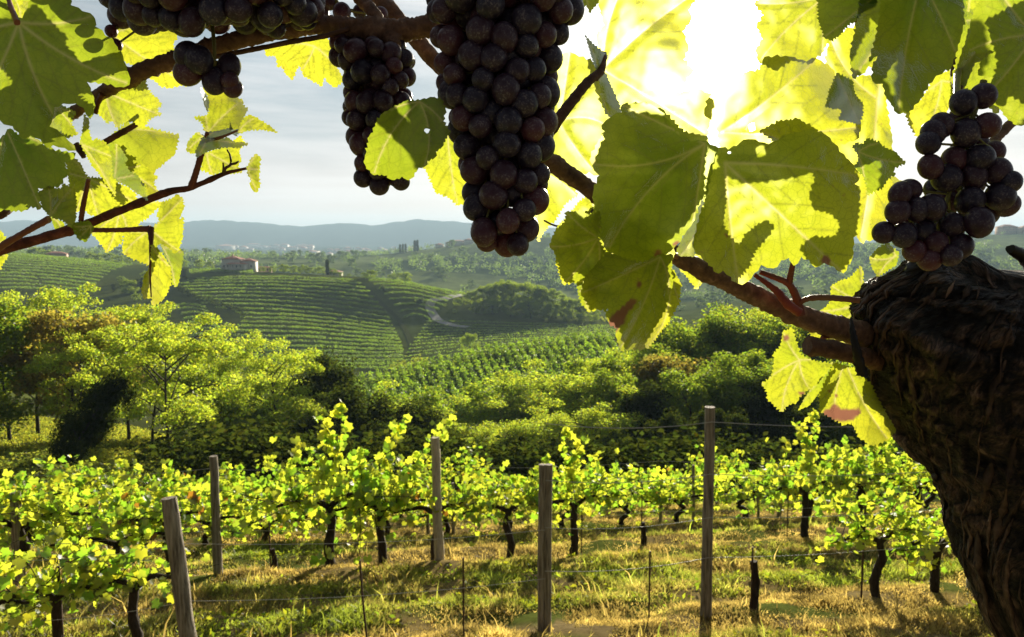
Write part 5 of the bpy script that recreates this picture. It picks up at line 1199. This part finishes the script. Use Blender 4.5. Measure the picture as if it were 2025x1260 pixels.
leaf(OV, [(1425, 292), (1418, 250), (1392, 225), (1400, 196), (1432, 160), (1452, 168), (1478, 142), (1502, 138), (1512, 112), (1560, 112), (1595, 122), (1616, 116), (1642, 132), (1662, 165), (1692, 232), (1703, 252), (1696, 275), (1650, 290), (1600, 275), (1550, 292), (1490, 300), (1465, 305)], (1424, 262), .82, (0, 0), .7, 1., 4, holes=[(1487, 252, 11)])
leaf(OV, [(1500, 122), (1494, 98), (1508, 78), (1496, 52), (1510, 30), (1492, 8), (1520, -20), (1600, -40), (1660, -20), (1650, 60), (1625, 105), (1600, 125), (1560, 118), (1530, 138)], (1640, -10), .86, age_lit=.6, teeth=4)
leaf(OV, [(1640, 75), (1700, 48), (1737, 60), (1742, 100), (1732, 125), (1690, 148), (1682, 152), (1712, 150), (1748, 160), (1752, 200), (1764, 272), (1764, 302), (1748, 342), (1792, 362), (1762, 402), (1740, 472), (1700, 478), (1680, 400), (1650, 300), (1658, 200), (1630, 140)], (1735, 195), .96, (0, 0), .85, 1., 5)
leaf(OV, [(1655, 144), (1686, 160), (1690, 185), (1706, 205), (1706, 225), (1700, 246), (1680, 241), (1659, 236), (1666, 214), (1650, 215), (1632, 211), (1640, 180)], (1656, 147), .68, (.02, 0), .2, 1., 3, 'small dark leaf hanging in front of the bright ones beside the sun', nv=3)
leaf(OV, [(1686, 290), (1694, 282), (1704, 288), (1715, 274), (1740, 282), (1745, 290), (1770, 300), (1791, 322), (1765, 335), (1771, 346), (1757, 352), (1745, 371), (1716, 386), (1710, 352), (1690, 330), (1700, 312)], (1697, 300), .68, (.01, .01), .1, 1., 4, 'small plain green leaf against the white gap of sky', nv=4)
leaf(OV, [(1120, 419), (1150, 417), (1165, 426), (1186, 418), (1187, 445), (1183, 470), (1197, 500), (1185, 522), (1162, 545), (1150, 560), (1118, 558), (1107, 540), (1105, 520), (1095, 496), (1087, 488), (1092, 470), (1101, 450), (1117, 440)], (1183, 470), .60, (-.01, 0), .35, 1., 4)
leaf(OV, [(1095, 470), (1110, 440), (1130, 425), (1150, 440), (1150, 540), (1130, 560), (1113, 562), (1100, 520)], (1170, 470), .64, age_lit=.7, teeth=4, nv=4)
leaf(OV, [(1305, 504), (1331, 504), (1326, 530), (1331, 560), (1322, 585), (1316, 610), (1300, 640), (1286, 660), (1271, 691), (1226, 691), (1217, 660), (1221, 650), (1205, 640), (1194, 610), (1170, 615), (1149, 580), (1156, 550), (1180, 522), (1200, 498), (1240, 512), (1270, 520)], (1306, 508), .585, (.0, .01), .45, 1.2, 4, 'drooping leaf with a pink scorched stripe and tiny hole', spots=[(1252, 596, 7), (1244, 605, 9), (1236, 614, 11), (1228, 623, 12), (1221, 633, 13), (1216, 644, 12), (1262, 563, 5)], holes=[(1201, 613, 3)])
leaf(OV, [(1322, 524), (1334, 538), (1347, 562), (1343, 598), (1325, 632), (1297, 668), (1280, 690), (1262, 660), (1285, 600)], (1318, 530), .64, (0, .01), .75, 1., 4, nv=3)
leaf(OV, [(1140, 560), (1160, 545), (1180, 560), (1180, 600), (1165, 618), (1150, 600), (1144, 580)], (1165, 552), .60, age_lit=.3, teeth=3, nv=3)
leaf(OV, [(1338, 508), (1345, 535), (1357, 545), (1368, 560), (1378, 572), (1388, 560), (1408, 548), (1430, 560), (1445, 562), (1482, 548), (1450, 520), (1400, 500)], (1400, 505), .80, age_lit=.75, teeth=4, nv=4)
R1 = [(1730, -70), (1742, -30), (1741, 20), (1731, 80), (1718, 122), (1740, 106), (1726, 130), (1725, 160), (1746, 166), (1751, 190), (1776, 226), (1800, 219), (1821, 195), (1836, 166), (1851, 150), (1870, 138), (1880, 136), (1890, 105), (1901, 70), (1911, 20), (1905, -70)]
leaf(OV, R1, (1822, -40), .58, (0, 0), .25, .9, 4, 'long shaded leaf with a sunlit patch, next to the small drooping bunch')
leaf(OV, [(1616, -15), (1700, -30), (1737, -5), (1730, 13), (1702, 26), (1690, 42), (1676, 50), (1660, 70), (1645, 81), (1630, 74), (1619, 40)], (1722, 0), .66, (0, 0), .15, 1., 4)
leaf(OV, [(1918, 50), (1930, 18), (1960, -50), (2080, -60), (2110, 100), (2090, 200), (2065, 262), (2028, 246), (2010, 248), (1990, 232), (1975, 212), (1950, 190), (1957, 172), (1966, 152), (1934, 149), (1940, 122), (1975, 96), (1940, 104), (1915, 100), (1914, 80), (1921, 62)], (2045, 70), .57, (-.005, 0), .3, .9, 4, 'big shaded leaf cut by the frame edge above the small drooping bunch')
leaf(OV, [(1786, 212), (1822, 198), (1850, 150), (1880, 138), (1935, 148), (1945, 185), (1884, 200), (1866, 232), (1850, 262), (1822, 284), (1800, 250)], (1862, 160), .84, age_lit=.8, teeth=4)
leaf(OV, [(1880, -40), (1955, -40), (1940, 30), (1916, 72), (1904, 95), (1893, 50)], (1920, -30), .80, age_lit=.5, teeth=3, nv=3)
leaf(OV, [(1880, 140), (1940, 150), (1950, 185), (1905, 205), (1880, 195)], (1900, 150), .80, age_lit=.4, teeth=3, nv=3)
leaf(OV, [(1548, 656), (1566, 649), (1576, 680), (1583, 702), (1612, 715), (1648, 719), (1632, 740), (1616, 760), (1600, 770), (1580, 785), (1576, 795), (1560, 800), (1545, 814), (1530, 800), (1519, 790), (1515, 770), (1506, 760), (1526, 745), (1531, 720), (1530, 700), (1544, 685)], (1581, 712), .84, (0, 0), .6, 1., 4, 'bright leaf hanging below the cut stub', spots=[(1585, 780, 6), (1555, 668, 6)])
leaf(OV, [(1650, 718), (1690, 728), (1722, 760), (1742, 800), (1772, 850), (1756, 871), (1725, 881), (1700, 866), (1690, 846), (1685, 834), (1670, 841), (1650, 829), (1621, 813), (1621, 780), (1634, 750)], (1672, 715), .82, (0, 0), .65, 1., 4, 'bright leaf with a red brown scorched patch against the old trunk', spots=[(1638, 820, 13), (1652, 818, 17), (1668, 822, 15), (1682, 820, 12), (1694, 816, 9), (1655, 782, 4), (1640, 774, 3)])
leaf(OV, [(1620, 740), (1603, 770), (1590, 790), (1578, 812), (1600, 802), (1626, 770), (1652, 724)], (1640, 730), .85, age_lit=.2, teeth=2, nv=2)
leaf(OV, [(1640, 602), (1644, 566), (1660, 556), (1680, 550), (1690, 540), (1702, 526), (1708, 540), (1706, 560), (1694, 600), (1692, 645), (1660, 645), (1620, 616)], (1702, 600), .88, (0, 0), .5, 1., 3)
leaf(OV, [(1719, 510), (1735, 491), (1755, 481), (1778, 500), (1772, 525), (1752, 536), (1736, 549), (1725, 530)], (1772, 506), .86, age_lit=.45, teeth=3, nv=4)
leaf(OV, [(1598, 648), (1640, 658), (1682, 678), (1692, 692), (1650, 702), (1608, 676)], (1682, 682), .86, age_lit=.7, teeth=3, nv=3)
# mostly unseen leaves, added behind the front ones to cast shadows on them
leaf(OV, upstream([(1176, 330), (1192, 285), (1205, 258), (1235, 244), (1290, 236), (1340, 290), (1395, 300), (1392, 390), (1360, 440), (1310, 490), (1250, 515), (1205, 490), (1185, 430), (1178, 390)], .62, .72), (1330, 300), .72, age_lit=.4, teeth=4, step=8)
leaf(OV, upstream([(1515, 290), (1560, 268), (1605, 262), (1645, 285), (1700, 350), (1703, 400), (1688, 508), (1660, 545), (1600, 522), (1583, 492), (1607, 470), (1655, 468), (1662, 440), (1640, 420), (1608, 412), (1600, 385), (1612, 350), (1600, 335), (1560, 322)], .65, .765), (1640, 330), .765, age_lit=.5, teeth=4, step=8)
leaf(OV, upstream([(1432, 330), (1436, 400), (1430, 450), (1445, 478), (1462, 490), (1476, 465), (1497, 450), (1516, 440), (1532, 452), (1520, 470), (1494, 498), (1482, 530), (1450, 570), (1395, 530), (1368, 490), (1390, 420), (1400, 340)], .65, .735), (1410, 340), .735, age_lit=.4, teeth=4, step=8)
leaf(OV, upstream([(1900, 20), (1906, 60), (1885, 140), (1860, 150), (1838, 130), (1830, 108), (1800, 104), (1775, 112), (1745, 155), (1722, 165), (1716, 110), (1735, 20), (1745, -120), (1920, -120)], .58, .66), (1800, -40), .66, age_lit=.3, teeth=4, step=8)
leaf(OV, upstream([(1955, 40), (2060, -20), (2150, 20), (2120, 180), (2065, 250), (2020, 205), (2000, 190), (1960, 175), (1975, 120)], .57, .67), (1990, 30), .67, age_lit=.3, teeth=4, step=8)
leaf(OV, upstream([(1165, 430), (1090, 490), (1110, 540), (1170, 560), (1150, 590), (1180, 610), (1230, 640), (1240, 680), (1280, 660), (1290, 610), (1310, 590), (1322, 555), (1320, 510), (1240, 470), (1190, 440)], .59, .66), (1260, 430), .66, age_lit=.5, teeth=4, step=8)
leaf(LV, upstream([(15, 275), (60, 285), (140, 305), (130, 350), (70, 400), (-10, 415), (-60, 340)], .55, .66), (150, 260), .66, age_lit=.4, teeth=4, step=8)

# ------------------------------------------------------------------ grapes
def berry_proto():
    n, m = 24, 14; v = []; 
    for i in range(m+1):
        a = math.pi*i/m
        for j in range(n): v.append((math.sin(a)*math.cos(2*math.pi*j/n), math.sin(a)*math.sin(2*math.pi*j/n), math.cos(a)))
    i = np.arange(m)[:, None]*n; j = np.arange(n)[None, :]; k = (j+1) % n
    return np.array(v), np.stack([i+j, i+n+j, i+n+k, i+k], -1).reshape(-1, 4)
BV, BF = berry_proto(); BM = [None]
def berry(root, p, r, rng, sq=1.04):
    if BM[0] is None:
        o = mesh_np('berry', BV*.009, [BF], M['berry'], root, None, True); BM[0] = o
    else: o = BM[0].copy(); COL.objects.link(o); o.parent = root
    o.location = tuple(np.asarray(p)-np.array(root.location)); s = r/.009
    o.scale = (s, s, s*sq*(1+.06*rng.normal())); o.rotation_euler = (rng.normal()*.5, rng.normal()*.5, rng.random()*6)
def bunch(label, explicit=None, axis=None, d=.5, rpx=29, seed=0, stem=None, front=1.0, tries=9000, depth_k=1.0):
    """axis: list of (v, u_left, u_right) px envelope; explicit: list of (u, v, r px[, d])"""
    rng = np.random.default_rng(seed)
    c0 = (explicit[0][:2] if explicit else ((axis[0][1]+axis[0][2])/2, axis[0][0]))
    root = empty('grape_bunch', P(c0[0], c0[1], d), 0, label, 'grapes')
    pts = []
    for e in (explicit or []):
        dd = e[3] if len(e) > 3 else d+rng.normal(0, .004)
        p = P(e[0], e[1], dd); pts.append((p, e[2]/F*dd))
    if axis:
        A = np.array(axis, float)
        for it in range(tries):
            v = rng.uniform(A[0, 0], A[-1, 0]); l = np.interp(v, A[:, 0], A[:, 1]); rgt = np.interp(v, A[:, 0], A[:, 2])
            r = rpx*rng.uniform(.78, 1.15); hw = max((rgt-l)/2-r, 2); cu = (l+rgt)/2
            ph = rng.uniform(0, 2*math.pi); shell = 1.0 if it < tries*.7 else rng.uniform(.2, .75)
            u = cu+hw*math.cos(ph)*shell; dd = d+.9*hw/F*d*math.sin(ph)*shell
            p = P(u, v, dd); rm = r/F*d
            if all(np.linalg.norm(p-q) > (rm+q2)*.77 for q, q2 in pts): pts.append((p, rm))
    for p, r in pts: berry(root, p, r, rng)
    ce = np.mean([p for p, r in pts], 0)
    st = MB(); base = np.array(root.location)
    if stem:
        q = smooth_path([P(*s) for s in stem], 16); st.tube(q-base, np.linspace(4.5, 3.5, 16)/F*d, 8)
        org = q[-1]
    else: org = max((p for p, r in pts), key=lambda p: p[2])+np.array([0, 0, .01])
    # rachis and short stalks
    low = min((p for p, r in pts), key=lambda p: p[2]); ax = smooth_path([org, (org+ce)/2, ce, (ce*.5+low*.5)], 10); st.tube(ax-base, np.linspace(.0022, .001, 10), 6)
    for p, r in pts:
        k = np.argmin(np.linalg.norm(ax-p, axis=1)); a = ax[max(k-1, 0)]
        st.tube(np.array([a, a+(p-a)*.95])-base, .0008, 4, cap=False)
    st.build('stem', M['bstem'], root, True)
    return root
bunch('biggest bunch of dark dusty grapes hanging beside the sun', axis=[(-110, 850, 1130), (-30, 842, 1158), (10, 842, 1158), (60, 848, 1128), (120, 856, 1112), (160, 858, 1108), (200, 868, 1112), (260, 884, 1104), (320, 900, 1092), (370, 912, 1088), (420, 914, 1086), (462, 928, 1072), (488, 948, 1046)], explicit=[(1002, 481, 27), (957, 459, 27), (1040, 452, 27), (1128, 20, 28)], d=.52, rpx=28, seed=3)
bunch('slender middle bunch of grapes behind the single green leaf', axis=[(88, 652, 800), (125, 668, 826), (170, 676, 822), (230, 675, 812), (280, 684, 800), (320, 694, 800), (358, 702, 806)], explicit=[(750, 367, 20), (792, 357, 19), (718, 352, 19), (672, 82, 20), (670, 112, 20)], d=.60, rpx=20.5, seed=5)
bunch('dark bunch resting on the head of the old trunk', explicit=[(1905, 203, 26), (1944, 190, 26), (1846, 262, 25), (1836, 283, 24), (1910, 263, 28), (1952, 248, 26), (1862, 248, 24), (1888, 315, 26), (1938, 312, 28), (1840, 330, 24), (1872, 352, 30), (1926, 348, 25), (1974, 340, 26), (1998, 360, 22), (1978, 388, 29), (1918, 398, 28), (1843, 410, 26), (1800, 375, 23), (1780, 383, 22), (1812, 415, 24), (1775, 418, 24), (1748, 460, 23), (1788, 465, 25), (1825, 455, 24), (1882, 447, 26), (1898, 488, 25), (1936, 440, 28), (1850, 480, 24), (1808, 496, 23), (1838, 512, 24), (1880, 505, 22), (1905, 300, 26, .54), (1870, 400, 28, .55), (1830, 440, 28, .55), (1920, 360, 28, .55), (1950, 420, 26, .54), (1880, 470, 26, .55), (1900, 235, 24, .54), (1965, 300, 22, .54), (1788, 440, 24, .54), (1892, 360, 24, .56), (1850, 375, 22, .56), (1935, 285, 20, .55), (1990, 405, 24, .53)], d=.52, seed=7)
bunch('small drooping bunch of grapes dangling below the thick arm', explicit=[(372, 110, 27), (372, 143, 27), (393, 118, 28), (425, 160, 25), (453, 132, 23), (455, 160, 18), (460, 174, 20), (440, 150, 18, .55)], d=.53, seed=9, stem=[(415, -10, .55), (420, 50, .54), (424, 95, .53), (424, 120, .53)])
bunch('black bunch against the frame top above the thick arm', axis=[(-150, 200, 640), (-90, 190, 655), (-40, 190, 650), (0, 195, 648), (28, 225, 640), (44, 250, 632)], explicit=[(240, 30, 26), (282, 35, 26), (300, 47, 19), (365, 44, 29), (220, 62, 12), (228, 90, 14), (346, 0, 26), (455, 22, 27), (505, 14, 27), (560, 18, 27), (410, 30, 25), (545, 55, 20), (600, 20, 24)], d=.56, rpx=25, seed=11, tries=5000)
bunch('few small grapes peeping over the thick arm', explicit=[(635, 24, 16), (676, 24, 18), (650, 2, 17), (622, 5, 16), (712, 22, 14), (752, 30, 16)], d=.63, seed=13)

# ------------------------------------------------------------------ morning haze in the valley air
def haze():
    mb = MB(); mb.box((-11000, -60, -75), (11000, 9300, 200))
    m, t = new_mat('pale_haze')
    pv = N(t, 'ShaderNodeVolumePrincipled', Density=HAZE, Anisotropy=0.12); pv.inputs['Color'].default_value = (.54, .76, .97, 1)
    o = N(t, 'ShaderNodeOutputMaterial'); L(t, pv.outputs[0], o.inputs['Volume'])
    tag(mb.build('haze', m), 'thin pale haze filling the valley air', 'haze', kind='stuff')
HAZE = 1.6e-4
haze()
